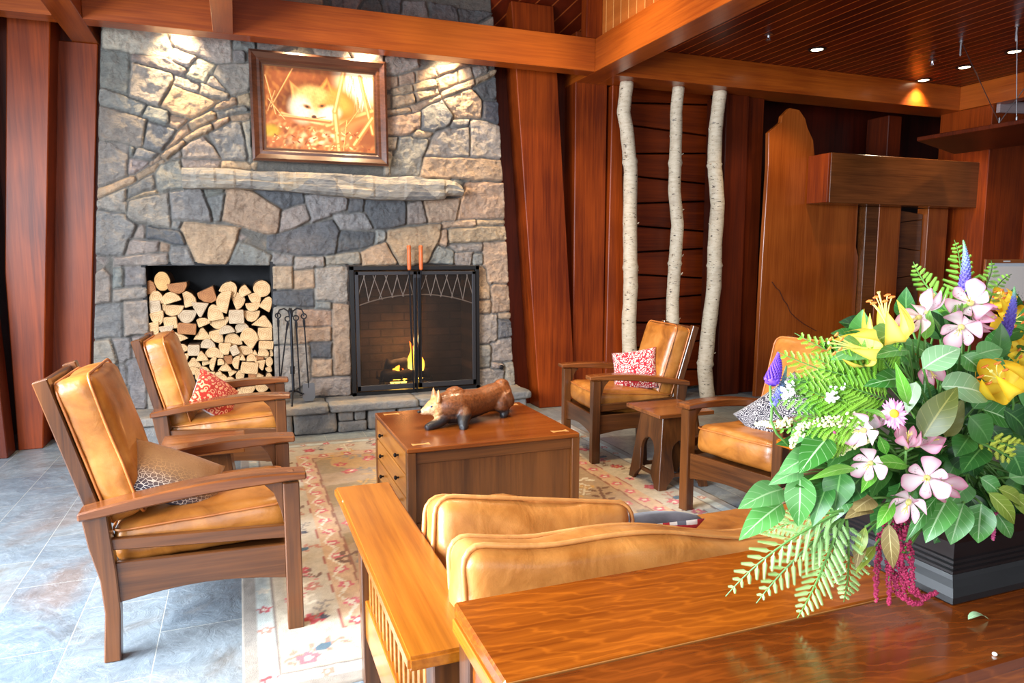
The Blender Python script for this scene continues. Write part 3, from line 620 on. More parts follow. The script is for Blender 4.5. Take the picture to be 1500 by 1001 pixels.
# niche and fire box: open-fronted dark boxes
def open_box(x0, x1, y0, y1, z0, z1, t=0.03):
    b = NB(); box(x0 - t, x0, y0, y1, z0, z1, 0, None, b); box(x1, x1 + t, y0, y1, z0, z1, 0, None, b)
    box(x0 - t, x1 + t, y0, y1, z1, z1 + t, 0, None, b); box(x0 - t, x1 + t, y0, y1, z0 - t, z0, 0, None, b); box(x0 - t, x1 + t, y1, y1 + t, z0 - t, z1 + t, 0, None, b)
    b.transform(Matrix.Translation(-FO)); return b
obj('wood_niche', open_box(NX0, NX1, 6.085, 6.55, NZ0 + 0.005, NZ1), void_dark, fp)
def brick_mat():
    k = NT('fire_brick'); b = k.add('ShaderNodeTexBrick'); b.inputs['Scale'].default_value = 1.0; b.inputs['Brick Width'].default_value = 0.22; b.inputs['Row Height'].default_value = 0.075; b.inputs['Mortar Size'].default_value = 0.006
    b.inputs['Color1'].default_value = lin(84, 66, 54); b.inputs['Color2'].default_value = lin(58, 48, 42); b.inputs['Mortar'].default_value = lin(40, 36, 34)
    k.link(k.coords((1, 1, 1), 'Object', (R(90), 0, 0)), b.inputs['Vector'])
    k.color(k.mix(1.0, b.outputs['Color'], k.ramp(k.noise(k.coords(), 4, 4), [(0.3, (0.3,) * 3), (0.7, (1.1,) * 3)]), 'MULTIPLY')); return k.set(0.85)
obj('firebox', open_box(BX0, BX1, 6.085, 6.55, BZ0 + 0.005, BZ1), brick_mat(), fp)
obj('gas_valve', lathe([(0.012, 0), (0.022, 0), (0.022, 0.012), (0.014, 0.016), (0.008, 0.03)], 16, Matrix.Translation(at(734, 538, 6.06) - FO) @ Matrix.Rotation(R(90), 4, 'X')), iron, fp)

# ------------------------------------------------------------ fire screen, grate, logs and flames
fs = thing('fire_screen', 'black framed mesh fire screen with two doors closing the fire opening', 'fire screen', (1.42, 6.03, 0.235))
W2, HT = 0.565, 1.10
fr = NB(); box(-W2, -W2 + 0.035, -0.012, 0.05, 0.0, HT, 0.003, None, fr); box(W2 - 0.035, W2, -0.012, 0.05, 0.0, HT, 0.003, None, fr); box(-W2, W2, -0.012, 0.05, HT - 0.035, HT, 0.003, None, fr); box(-W2, W2, -0.012, 0.05, 0.0, 0.035, 0.003, None, fr)
obj('outer_frame', fr, black_paint, fs)
def mesh_mat():
    k = NT('fire_mesh'); tr = k.add('ShaderNodeBsdfTransparent'); tr.inputs[0].default_value = (0.80, 0.78, 0.76, 1)
    mx = k.add('ShaderNodeMixShader'); mx.inputs[0].default_value = 0.22
    k.color(lin(58, 54, 52)); k.set(0.5, 0.4)
    k.link(tr.outputs[0], mx.inputs[1]); k.link(k.b.outputs[0], mx.inputs[2]); k.link(mx.outputs[0], k.n['Material Output'].inputs['Surface']); return k.m
fmesh = mesh_mat(); frame_grey = plain('grey_iron_frame', lin(62, 62, 66), 0.4, 0.6)
for s in (-1, 1):
    x0, x1 = (-W2 + 0.04, -0.004) if s < 0 else (0.004, W2 - 0.04)
    d = NB(); b0, b1 = 0.045, HT - 0.045
    box(x0, x0 + 0.03, -0.025, 0.0, b0, b1, 0.003, None, d); box(x1 - 0.03, x1, -0.025, 0.0, b0, b1, 0.003, None, d); box(x0, x1, -0.025, 0.0, b0, b0 + 0.045, 0.003, None, d); box(x0, x1, -0.025, 0.0, b1 - 0.03, b1, 0.003, None, d)
    door = obj('door', d, frame_grey, fs)
    obj('mesh_panel', box(x0 + 0.03, x1 - 0.03, -0.011, -0.009, b0 + 0.045, b1 - 0.03, 0), fmesh, door)
    tw = NB(); n = 10
    arc = [Vector((x0 + 0.03 + (x1 - x0 - 0.06) * i / 12, -0.012, 0.79 + (0.085 * (1 - ((x0 + (x1 - x0) * i / 12) / 0.53) ** 2) - 0.02))) for i in range(13)]
    tube(arc, 0.005, 5, tw)
    for i in range(n):
        xx = x0 + 0.045 + (x1 - x0 - 0.09) * i / (n - 1); lean = 0.030 * (1 if i % 2 else -1) + random.uniform(-.012, .012)
        tube([(xx - lean, -0.013, b1 - 0.03), (xx, -0.013, 0.92), (xx + lean, -0.013, 0.775 + 0.07 * (1 - (xx / 0.53) ** 2))], 0.0042, 5, tw)
    obj('twig_tracery', tw, plain('rusted_twig_iron', lin(96, 84, 76), 0.6, 0.4), door)
    obj('handle', tube([(s * 0.016, -0.028, 0.10), (s * 0.016, -0.028, HT - 0.1)], 0.008, 6), iron, door)
gr = thing('fire_grate', 'black iron grate holding the burning wood inside the fire opening', 'grate', (1.36, 6.32, 0.24))
g = NB()
for i in range(6): tube([(-0.22 + 0.088 * i, -0.14, 0.11), (-0.22 + 0.088 * i, -0.10, 0.075), (-0.22 + 0.088 * i, 0.12, 0.075), (-0.22 + 0.088 * i, 0.15, 0.13)], 0.007, 6, g)
tube([(-0.24, -0.1, 0.075), (0.24, -0.1, 0.075)], 0.008, 6, g); tube([(-0.24, 0.1, 0.075), (0.24, 0.1, 0.075)], 0.008, 6, g)
obj('bars', g, iron, gr)
for sx, sy in ((-1, -1), (1, -1), (-1, 1), (1, 1)): obj('leg', tube([(sx * 0.2, sy * 0.1, 0), (sx * 0.2, sy * 0.1, 0.075)], 0.008, 6), iron, gr)
char = plain('charred_bark', lin(40, 32, 28), 0.9, 0, 0, 0.5, 14, 0.5)
for i, (x, y, z, l, rz, lb) in enumerate(((1.36, 6.24, 0.365, 0.44, 4, 'charred log lying at the front of the fire grate'), (1.38, 6.36, 0.37, 0.40, -6, 'charred log lying at the back of the fire grate'), (1.36, 6.30, 0.46, 0.36, 14, 'charred log lying across the other two in the fire'))):
    b = tube([(-l / 2 + l * k / 8, 0.008 * math.sin(k * 2 + i), 0.006 * math.cos(k * 3)) for k in range(9)], [0.045 + 0.006 * math.sin(k * 1.7 + i) for k in range(9)], 10)
    o = tag(obj('fire_log', b, char, None, True), lb, 'log', 'logs burning in the grate'); o.location = (x, y, z); o.rotation_euler.z = R(rz)
def flame_mat():
    k = NT('flame'); s = k.add('ShaderNodeSeparateXYZ'); c = k.add('ShaderNodeTexCoord'); k.link(c.outputs['Generated'], s.inputs[0])
    col = k.ramp(s.outputs[2], [(0.0, lin(255, 210, 90)), (0.45, lin(255, 170, 50)), (1.0, lin(220, 80, 20))])
    e = k.add('ShaderNodeEmission'); e.inputs['Strength'].default_value = 9.0; k.link(col, e.inputs[0]); k.link(e.outputs[0], k.n['Material Output'].inputs['Surface']); return k.m
fm = flame_mat()
FL = ((582, 562, 528, 14, 'leftmost tall flame licking from the fire logs'), (591, 562, 540, 14, 'low flame beside the tall flame at the left of the fire'), (604, 548, 500, 15, 'tallest flame rising from the middle of the fire'), (616, 556, 512, 12, 'flame at the right of the fire logs'), (575, 562, 545, 10, 'smallest flame at the far left of the fire'))
for i, (px, pyb, pyt, w, lb) in enumerate(FL):
    b = at(px, pyb, 6.27); t = at(px, pyt, 6.27); h = (t - b).z; n = 10; wr = w / 170 * 0.75
    pts = [(0.010 * math.sin(k * 0.9 + i) * k / n * 2, 0, h * k / n) for k in range(n + 1)]
    rad = [wr * max(0.02, math.sin(math.pi * min(0.98, 0.22 + 0.76 * k / n)) ** 1.2) for k in range(n + 1)]
    o = tag(obj('flame', tube(pts, rad, 8, flat=0.6), fm, None, True), lb, 'flame', 'flames of the wood fire'); o.location = b
lamp('fire_glow', 'POINT', (1.36, 6.28, 0.62), (1.36, 5, 0.5), 16, (1.0, 0.50, 0.18), shadow_soft_size=0.08)

# ------------------------------------------------------------ split logs stacked in the niche
LOGS = [
(-0.557, 1.223, 0.108, 0.142, 'r', 0, 'd'),(-0.634, 1.178, 0.061, 0.108, 'q', 0, 'b'),(-0.456, 1.17, 0.141, 0.092, 'u', 5, 'b'),(0.166, 1.155, 0.13, 0.125, 'r', 0, 'p'),
(-0.09, 1.153, 0.131, 0.123, 'n', -25, 'p'),(0.039, 1.139, 0.091, 0.095, 'q', 120, 'p'),(-0.243, 1.114, 0.14, 0.128, 'q', 200, 'b'),(-0.601, 1.104, 0.103, 0.097, 'n', 0, 'p'),
(-0.491, 1.09, 0.13, 0.098, 'n', 20, 'p'),(0.107, 1.082, 0.101, 0.101, 'u', 10, 'p'),(-0.371, 1.079, 0.095, 0.127, 'q', 10, 'p'),(-0.02, 1.057, 0.111, 0.142, 'n', -70, 'p'),
(-0.121, 1.053, 0.115, 0.177, 'n', 75, 'p'),(0.192, 1.028, 0.097, 0.126, 'n', -30, 'p'),(-0.613, 1.027, 0.082, 0.097, 's', 5, 'g'),(0.09, 1.01, 0.112, 0.072, 'u', 0, 'p'),
(-0.295, 0.999, 0.123, 0.117, 't', 180, 'g'),(-0.491, 0.998, 0.151, 0.092, 'u', -8, 'p'),(-0.186, 0.97, 0.119, 0.129, 'n', 10, 'p'),(-0.607, 0.944, 0.098, 0.109, 'u', 10, 'p'),
(-0.393, 0.943, 0.137, 0.105, 'u', -6, 'g'),(-0.036, 0.935, 0.111, 0.107, 's', 2, 'g'),(0.081, 0.935, 0.129, 0.09, 'u', -5, 'p'),(-0.511, 0.903, 0.094, 0.092, 's', 6, 'p'),
(-0.278, 0.893, 0.102, 0.076, 'q', 20, 'p'),(-0.167, 0.887, 0.147, 0.095, 'u', 0, 'p'),(0.156, 0.885, 0.159, 0.103, 't', -8, 'p'),(-0.63, 0.858, 0.072, 0.109, 'q', 180, 'p'),
(-0.545, 0.853, 0.104, 0.069, 'u', 5, 'g'),(-0.398, 0.85, 0.132, 0.093, 's', -4, 'b'),(0.007, 0.845, 0.111, 0.084, 'n', 15, 'g'),(-0.107, 0.832, 0.115, 0.071, 'n', 10, 'g'),
(-0.293, 0.804, 0.124, 0.1, 't', 0, 'p'),(0.053, 0.789, 0.135, 0.102, 'n', 0, 'p'),(0.175, 0.787, 0.108, 0.103, 's', 0, 'p'),(-0.191, 0.783, 0.103, 0.113, 'q', 190, 'p'),
(-0.454, 0.78, 0.116, 0.105, 't', 30, 'p'),(-0.066, 0.745, 0.133, 0.114, 'n', 10, 'p'),(-0.257, 0.724, 0.108, 0.077, 'n', -5, 'g'),(0.066, 0.713, 0.124, 0.084, 't', 185, 'p'),
(0.18, 0.698, 0.114, 0.073, 's', -3, 'p'),(-0.432, 0.693, 0.085, 0.076, 'n', 20, 'p'),(-0.13, 0.685, 0.093, 0.095, 'q', 170, 'p'),(-0.358, 0.678, 0.085, 0.088, 's', 0, 'g'),
(-0.481, 0.669, 0.05, 0.068, 't', 0, 'p'),(-0.059, 0.668, 0.083, 0.096, 's', 25, 'g'),(0.019, 0.652, 0.118, 0.09, 'q', 10, 'p'),(-0.214, 0.651, 0.136, 0.089, 'n', -5, 'p'),
(0.155, 0.642, 0.086, 0.073, 'q', -10, 'p'),(0.092, 0.636, 0.045, 0.046, 't', 0, 'p'),(-0.303, 0.634, 0.092, 0.077, 't', 5, 'p'),(0.219, 0.627, 0.03, 0.059, 'q', 0, 'p'),
(-0.441, 0.621, 0.09, 0.07, 'u', 0, 'p'),(-0.005, 0.605, 0.047, 0.054, 't', 0, 'p'),(0.179, 0.6, 0.046, 0.029, 's', 0, 'p'),(0.065, 0.598, 0.079, 0.061, 'n', 0, 'p'),
(0.126, 0.593, 0.066, 0.034, 's', 0, 'b'),(-0.11, 0.588, 0.072, 0.078, 's', 10, 'b'),(-0.271, 0.579, 0.07, 0.059, 'q', 10, 'p'),(-0.368, 0.578, 0.118, 0.083, 't', 0, 'p'),
(-0.165, 0.577, 0.05, 0.053, 'q', 0, 'p'),(-0.052, 0.565, 0.061, 0.108, 'n', 80, 'p'),(-0.223, 0.563, 0.054, 0.11, 'n', 70, 'p'),(-0.456, 0.562, 0.055, 0.068, 'q', 0, 'p'),
(0.2, 0.56, 0.055, 0.076, 'r', 0, 'p'),(-0.139, 0.533, 0.105, 0.074, 't', 0, 'p'),(0.131, 0.532, 0.085, 0.085, 't', 190, 'p'),(0.047, 0.516, 0.13, 0.103, 's', -5, 'p'),
(-0.29, 0.514, 0.081, 0.065, 'q', 0, 'p'),(-0.368, 0.511, 0.102, 0.069, 'q', 10, 'p'),(0.192, 0.502, 0.055, 0.055, 'q', 200, 'p'),(-0.177, 0.49, 0.037, 0.046, 't', 0, 'p'),
(-0.081, 0.484, 0.072, 0.066, 't', 160, 'p'),(-0.43, 0.473, 0.045, 0.08, 't', 0, 'p'),(-0.284, 0.458, 0.146, 0.11, 'u', -8, 'p'),(0.064, 0.453, 0.062, 0.039, 's', 5, 'b'),
(-0.023, 0.448, 0.078, 0.107, 'n', 75, 'p'),(0.121, 0.447, 0.068, 0.067, 't', 30, 'p'),(-0.171, 0.445, 0.104, 0.102, 'n', 30, 'p'),(0.193, 0.438, 0.058, 0.061, 'n', 0, 'p'),
(-0.103, 0.417, 0.094, 0.066, 'n', 0, 'p'),(0.06, 0.415, 0.066, 0.032, 's', 0, 'p'),(-0.264, 0.386, 0.109, 0.043, 'n', 0, 'p'),(-0.139, 0.349, 0.077, 0.034, 'u', 0, 'p'),
(0.137, 0.34, 0.109, 0.064, 'u', 0, 'p'),(0.028, 0.329, 0.113, 0.064, 'u', 0, 'p'),(-0.034, 0.317, 0.062, 0.058, 'n', 0, 'p'),(-0.122, 0.314, 0.109, 0.07, 's', 0, 'p'),
(-0.221, 0.304, 0.088, 0.07, 'n', 0, 'p')]

log_side = plain('log_bark', lin(116, 84, 56), 0.85, 0, 0, 0.4, 20, 0.5)
def log_end(name, a, b):
    k = NT(name); v = k.coords((1, 1, 1)); w = k.add('ShaderNodeTexWave', wave_type='RINGS', rings_direction='Y'); w.inputs['Scale'].default_value = 22; w.inputs['Distortion'].default_value = 3.0; w.inputs['Detail'].default_value = 2
    k.link(v, w.inputs['Vector']); n = k.noise(v, 16, 5, 0.65)
    k.color(k.ramp(k.math('ADD', k.math('MULTIPLY', w.outputs['Fac'], 0.25), k.math('MULTIPLY', n, 0.85)), [(0.3, a), (0.75, b)])); k.bump(n, 0.3, 0.01); return k.set(0.75)
ENDS = {'p': log_end('fresh_split_wood', lin(166, 122, 74), lin(212, 176, 130)), 'g': log_end('weathered_split_wood', lin(150, 124, 94), lin(194, 170, 140)), 'b': log_end('brown_split_wood', lin(124, 72, 36), lin(168, 112, 64)), 'd': log_end('golden_split_wood', lin(172, 122, 66), lin(206, 162, 102))}
SHP = {'r': [(math.cos(a), math.sin(a)) for a in [2 * math.pi * k / 14 for k in range(14)]],
       'n': [(-1, -0.85), (1, -0.9), (0.95, -0.2), (0.7, 0.45), (0.3, 0.9), (-0.2, 1), (-0.65, 0.65), (-0.95, 0)],
       'u': [(-1, 0.8), (1, 0.95), (0.92, 0.2), (0.6, -0.6), (0.1, -1), (-0.45, -0.85), (-0.85, -0.2)],
       'q': [(-0.95, -0.95), (0.9, -0.8), (0.95, -0.1), (0.55, 0.6), (-0.1, 0.98), (-0.8, 0.85)],
       't': [(-1, -0.7), (1, -0.9), (0.85, -0.3), (0.15, 1), (-0.1, 0.95)],
       's': [(-0.95, -0.9), (0.95, -1), (1, 0.9), (-0.9, 1), (-1, 0.1)]}
SHW = {'r': 'round', 'n': 'half-round', 'u': 'flat-topped half-round', 'q': 'quarter-split', 't': 'wedge-split', 's': 'squarish split'}
TNW = {'p': 'pale', 'g': 'weathered greyish', 'b': 'reddish brown', 'd': 'golden'}
ORD = ['first', 'second', 'third', 'fourth', 'fifth', 'sixth', 'seventh', 'eighth', 'ninth', 'tenth', 'eleventh', 'twelfth', 'thirteenth', 'fourteenth', 'fifteenth']
levels = 11; zt, zb = 1.235, 0.27
rowof = [min(levels - 1, int((zt - l[1]) / (zt - zb) * levels)) for l in LOGS]
rank = {}
for r_ in range(levels):
    for k, i in enumerate(sorted([i for i in range(len(LOGS)) if rowof[i] == r_], key=lambda i: LOGS[i][0])): rank[i] = (r_, k)
for i, (x, z, w, h, sh, an, tn) in enumerate(LOGS):
    rg = random.Random(i); pts = []
    for (a, b) in SHP[sh]:
        if sh in 'tqs' and an % 180: pass
        pts.append((a * w / 2, b * h / 2))
    c, s_ = math.cos(R(an)), math.sin(R(an))
    if abs(an) > 55 and sh == 'n': pts = [(a * h / w, b * w / h) for a, b in pts]
    pts = [(a * c - b * s_, a * s_ + b * c) for a, b in pts]
    sx = w * 1.05 / (max(p[0] for p in pts) - min(p[0] for p in pts)); sz = h * 1.05 / (max(p[1] for p in pts) - min(p[1] for p in pts))
    mx = (max(p[0] for p in pts) + min(p[0] for p in pts)) / 2; mz = (max(p[1] for p in pts) + min(p[1] for p in pts)) / 2
    pts = [((p[0] - mx) * sx + rg.uniform(-.002, .002), (p[1] - mz) * sz + rg.uniform(-.002, .002)) for p in pts]
    b = prism(pts, 'y', 0, 0.40, 0.004); b.faces.ensure_lookup_table()
    for f in b.faces: f.material_index = 0 if abs(f.normal.y) > 0.7 else 1
    r_, k = rank[i]
    lb = '%s %s log, %s from left in the %s row down' % (TNW[tn], SHW[sh], ORD[k], ORD[r_])
    o = tag(obj('split_log', b, [ENDS[tn], log_side]), lb, 'log', 'split firewood stacked in the niche')
    o.location = (x * 1.005, 6.10 + rg.uniform(-0.018, 0.03), z * 1.002 - 0.002)
    if o.location.x + w / 2 > NX1: o.location.x = NX1 - w / 2
# ------------------------------------------------------------ painting over the mantel
pc = Vector((0.662, 6.035, 2.572)); PWD, PHT = 1.055, 0.838
pic = thing('framed_painting', 'framed painting of a resting fox hanging on the stone above the mantel', 'painting', pc)
pic.rotation_euler.x = R(-2)
frame_w = wood('dark_frame_wood', lin(58, 34, 24), lin(104, 62, 42), 'x', 0.3, 0.4, 0.5)
fr = NB(); prof = [(0.0, 0.0), (0.0, 0.045), (0.018, 0.055), (0.055, 0.032), (0.075, 0.034), (0.088, 0.022), (0.098, 0.022), (0.098, 0.0)]
hw, hh = PWD / 2, PHT / 2; L = []
for (sx, sz) in ((-1, -1), (1, -1), (1, 1), (-1, 1)): L.append([fr.verts.new((sx * (hw - a), -b, sz * (hh - a))) for a, b in prof])
for i in range(4):
    A, B = L[i], L[(i + 1) % 4]
    for k in range(len(prof)): fr.faces.new((A[k], B[k], B[(k + 1) % len(prof)], A[(k + 1) % len(prof)]))
bmesh.ops.recalc_face_normals(fr, faces=fr.faces); obj('frame', fr, frame_w, pic)
li = NB(); iw, ih = hw - 0.100, hh - 0.100
for a in (0.0,):
    box(-iw - .006, -iw + .006, -0.021, -0.010, -ih, ih, 0, None, li); box(iw - .006, iw + .006, -0.021, -0.010, -ih, ih, 0, None, li); box(-iw, iw, -0.021, -0.010, -ih - .006, -ih + .006, 0, None, li); box(-iw, iw, -0.021, -0.010, ih - .006, ih + .006, 0, None, li)
obj('fillet', li, plain('beaded_gilt', lin(120, 84, 54), 0.35, 0.3), pic)
def paint_fox(nx=240, nz=184):
    u, v = np.meshgrid(np.linspace(0, 1, nx), np.linspace(1, 0, nz)); A = iw / ih
    def sn(f, s, n=7):
        r = np.random.default_rng(s); o = 0
        for i in range(n):
            th = r.uniform(0, 6.28); o = o + np.sin((u * A * math.cos(th) + v * math.sin(th)) * f * r.uniform(.6, 1.8) + r.uniform(0, 6.28))
        return o / n * 1.7
    def mixc(C, c, w): return C * (1 - w[..., None]) + np.asarray(c) * w[..., None]
    def sst(a, b, x): t = np.clip((x - a) / (b - a), 0, 1); return t * t * (3 - 2 * t)
    def ell(cx, cz, rx, rz, an=0, soft=0.15):
        x = (u - cx) * A; z = v - cz; c, s = math.cos(R(an)), math.sin(R(an)); d = np.sqrt(((x * c + z * s) / rx) ** 2 + ((-x * s + z * c) / rz) ** 2); return 1 - sst(1 - soft, 1 + soft, d)
    def seg(x0, z0, x1, z1, w, soft=0.5):
        px, pz = (u - x0) * A, v - z0; ex, ez = (x1 - x0) * A, z1 - z0; t = np.clip((px * ex + pz * ez) / (ex * ex + ez * ez), 0, 1)
        d = np.hypot(px - t * ex, pz - t * ez) / w; return 1 - sst(1 - soft, 1 + soft, d)
    C = np.zeros((nz, nx, 3)) + L3(150, 76, 30)
    C = mixc(C, L3(104, 50, 22), np.clip(sn(18, 1), 0, 1) * .8); C = mixc(C, L3(190, 112, 50), np.clip(sn(40, 2), 0, 1) * .7); C = mixc(C, L3(212, 140, 66), np.clip(sn(75, 3), 0, 1) * .6)
    C = mixc(C, L3(122, 66, 36), ell(.52, .9, .62, .32, 0, .5) * .8)                      # hollow of the den
    C = mixc(C, L3(70, 34, 18), ell(.40, .58, .34, .22, 0, .5) * .7)
    g = sst(.40, .30, v); C = mixc(C, L3(186, 106, 56), g * .85); C = mixc(C, L3(224, 168, 100), g * np.clip(sn(60, 5), 0, 1) * .9); C = mixc(C, L3(120, 58, 28), g * np.clip(sn(48, 6), 0, 1) * .8)
    C = mixc(C, L3(244, 214, 160), ell(.50, .16, .34, .075, 8, .6) * np.clip(.3 + sn(52, 8), 0, 1))
    C = mixc(C, L3(190, 160, 40), ell(.05, .22, .10, .07, 0, .5) * .8)
    C = mixc(C, L3(250, 232, 190), ell(.88, .88, .26, .26, 0, .6) * .9)                    # sunlit grass
    for i in range(26): x = .72 + .27 * rng.random(); C = mixc(C, L3(255, 240, 200) if i % 2 else L3(170, 96, 40), seg(x, .95, x + rng.uniform(-.10, .10), .48, .004) * .8)
    C = mixc(C, L3(196, 124, 70), ell(.93, .32, .30, .22, 20, .4)); C = mixc(C, L3(120, 60, 32), ell(.93, .22, .20, .16, 20, .5) * .8)
    for x0, z0, x1, z1, w in ((.15, .40, .60, .30, .045), (.55, .30, .98, .52, .04), (.60, .26, .80, .45, .022), (.15, .42, .32, .36, .03)): C = mixc(C, L3(178, 104, 56), seg(x0, z0, x1, z1, w)); C = mixc(C, L3(228, 168, 104), seg(x0, z0 + .02, x1, z1 + .02, w * .45))
    # the fox: back, head, ears, muzzle
    def tri(p, soft=.012):
        d = np.full(u.shape, 9.0)
        for (x0, z0), (x1, z1) in zip(p, p[1:] + p[:1]):
            ex, ez = (x1 - x0) * A, z1 - z0; d = np.minimum(d, ((u - x0) * A * -ez + (v - z0) * ex) / math.hypot(ex, ez))
        return sst(-soft, soft, d)
    fur = 1 + .10 * sn(90, 14) + .07 * sn(150, 15)
    C = mixc(C, L3(190, 104, 40), ell(.66, .58, .26, .20, -20, .3)); C = mixc(C, L3(220, 140, 62), ell(.64, .62, .20, .10, -25, .5))
    C = mixc(C, L3(214, 140, 66), tri([(.635, .64), (.565, .90), (.45, .69)], .02)); C = mixc(C, L3(128, 70, 36), tri([(.605, .68), (.568, .85), (.50, .71)], .02))
    C = mixc(C, L3(226, 160, 88), tri([(.40, .64), (.235, .82), (.255, .58)], .02)); C = mixc(C, L3(176, 106, 56), tri([(.365, .67), (.252, .785), (.275, .63)], .02))
    C = mixc(C, L3(222, 158, 86), ell(.45, .585, .245, .185, -6, .22)); C = mixc(C, L3(206, 128, 58), ell(.585, .60, .12, .15, -10, .6)); C = mixc(C, L3(232, 176, 106), ell(.42, .68, .16, .10, 0, .6))
    C = mixc(C, L3(246, 224, 186), ell(.325, .50, .13, .15, 20, .5)); C = mixc(C, L3(246, 226, 190), ell(.575, .465, .13, .085, 14, .5)); C = mixc(C, L3(244, 214, 168), ell(.45, .47, .075, .115, 4, .5)); C = mixc(C, L3(226, 164, 94), ell(.455, .60, .05, .12, 4, .6))
    for cx, cz, an in ((.378, .535, -16), (.512, .557, 14)): C = mixc(C, L3(160, 98, 50), ell(cx, cz, .050, .024, an, .6)); C = mixc(C, L3(120, 74, 36), ell(cx, cz, .026, .014, an, .4)); C = mixc(C, L3(52, 32, 20), ell(cx, cz, .011, .011, 0, .4))
    C = mixc(C, L3(84, 48, 34), ell(.437, .415, .032, .024, 0, .35)); C = mixc(C, L3(168, 112, 74), seg(.445, .395, .545, .425, .006)); C = mixc(C, L3(168, 112, 74), seg(.43, .39, .36, .405, .005))
    C = C * (1 + (fur - 1) * ell(.46, .6, .34, .3, 0, .3))[..., None]
    C = mixc(C, L3(170, 100, 54), seg(.13, .40, .58, .365, .022)); C = mixc(C, L3(226, 170, 108), seg(.13, .41, .58, .378, .008))
    # slim trunks and twigs in front
    for x0, z0, x1, z1, w in ((.66, -.02, .63, .50, .038), (.63, .5, .72, .98, .030), (.98, .25, .87, .95, .024), (.80, .1, .98, .45, .03), (.06, .50, .26, .98, .006), (.02, .88, .10, .42, .008), (.10, .7, .03, .45, .005), (.04, .6, .18, .36, .008), (.70, .02, .74, .40, .007), (.72, .3, .86, .55, .005)):
        C = mixc(C, L3(196, 120, 60), seg(x0, z0, x1, z1, w)); C = mixc(C, L3(240, 190, 120), seg(x0 - .004, z0, x1 - .004, z1, w * .4))
    for i in range(70):
        x, z = rng.uniform(.05, .95), rng.uniform(.02, .28); C = mixc(C, L3(*[(236, 196, 130), (140, 64, 30), (206, 120, 60)][i % 3]), ell(x, z, rng.uniform(.010, .03), rng.uniform(.004, .012), rng.uniform(-60, 60), .4))
    V = np.stack([(u * 2 - 1) * iw, np.full_like(u, -0.013), (v * 2 - 1) * ih], -1).reshape(-1, 3).tolist()
    F = [(i * nx + j, (i + 1) * nx + j, (i + 1) * nx + j + 1, i * nx + j + 1) for i in range(nz - 1) for j in range(nx - 1)]
    return V, F, np.clip(C, 0, 1).reshape(-1, 3)
v_, f_, c_ = paint_fox(); cv = obj('canvas', (v_, f_), attr_mat('oil_painting', 'paint', 0.4, 60, 0.08), pic, True); set_colors(cv, c_, 'paint')

# ------------------------------------------------------------ fire tools
ts = thing('fireplace_tool_stand', 'black iron tool stand with curled arms on the hearth beside the log niche', 'tool stand', (0.368, 5.90, 0.24))
b = tube([(0, 0, 0.09), (0, 0, 0.75)], 0.011, 8); tube([(-0.002, 0, 0.24), (0, 0, 0.30)], 0.018, 8, b); obj('post', b, iron, ts)
for a in (20, 140, 260):
    c, s = math.cos(R(a)), math.sin(R(a)); obj('leg', tube([(0, 0, 0.10)] + [(c * r, s * r, z) for r, z in ((.03, .095), (.07, .07), (.10, .03), (.115, .008), (.135, .006))], 0.007, 6), iron, ts)
for a in (185, -5, 95, 275):
    c, s = math.cos(R(a)), math.sin(R(a)); obj('hook_arm', tube([(0, 0, 0.70)] + [(c * r, s * r * .6, z) for r, z in ((.02, .745), (.05, .765), (.085, .755), (.10, .72), (.098, .70))], 0.006, 6), iron, ts)
def tool(name, lab, loc, lean, kind):
    t = thing(name, lab, 'fire tool', loc, 0, 'fire tools on the stand')
    lx, ly = lean
    top = Vector((0, 0, 0)); bot = Vector((lx, ly, -0.56))
    b = tube([top, bot], 0.0055, 6); tube([(0.0, 0, 0.0), (0, 0, -.02), top.lerp(bot, .12)], [.007, .011, .008], 6, b)
    ring = [(0.020 * math.sin(a), 0, 0.02 + 0.020 * math.cos(a)) for a in [2 * math.pi * k / 12 for k in range(12)]]; tube(ring, 0.005, 6, b, closed=True); obj('shaft', b, iron, t)
    if kind == 'shovel':
        s = prism([(-.045, 0), (.045, 0), (.05, -.12), (.03, -.15), (-.03, -.15), (-.05, -.12)], 'y', -.003, .003, .001); s.transform(Matrix.Translation(bot + Vector((0, 0, .04)))); obj('blade', s, plain('worn_shovel_steel', lin(120, 124, 130), 0.4, 0.7), t)
    elif kind == 'brush':
        s = lathe([(.012, .02), (.03, .0), (.035, -.08), (.03, -.10)], 12, Matrix.Translation(bot)); obj('bristles', s, plain('bristle', lin(50, 44, 40), 0.9), t)
    elif kind == 'poker': obj('hook_tip', tube([bot, bot + Vector((0, 0, -.05)), bot + Vector((.03, 0, -.03))], .005, 6), iron, t)
    else:
        obj('jaws', tube([bot + Vector((0, 0, .1)), bot + Vector((-.03, 0, .03)), bot + Vector((-.01, 0, -.03))], .005, 6), iron, t)
tool('fireplace_tongs', 'black iron tongs slanting at the left of the tool stand', (0.272, 5.90, 0.93), (-.005, 0), 'tongs')
tool('fireplace_brush', 'dark fire brush leaning behind the post of the tool stand', (0.345, 5.93, 0.90), (-.085, 0.0), 'brush')
tool('fireplace_poker', 'ring-handled poker hanging just right of the tool stand post', (0.405, 5.87, 0.91), (.012, 0), 'poker')
tool('fireplace_shovel', 'flat-bladed ash shovel hanging at the right of the tool stand', (0.468, 5.90, 0.92), (.018, -.01), 'shovel')
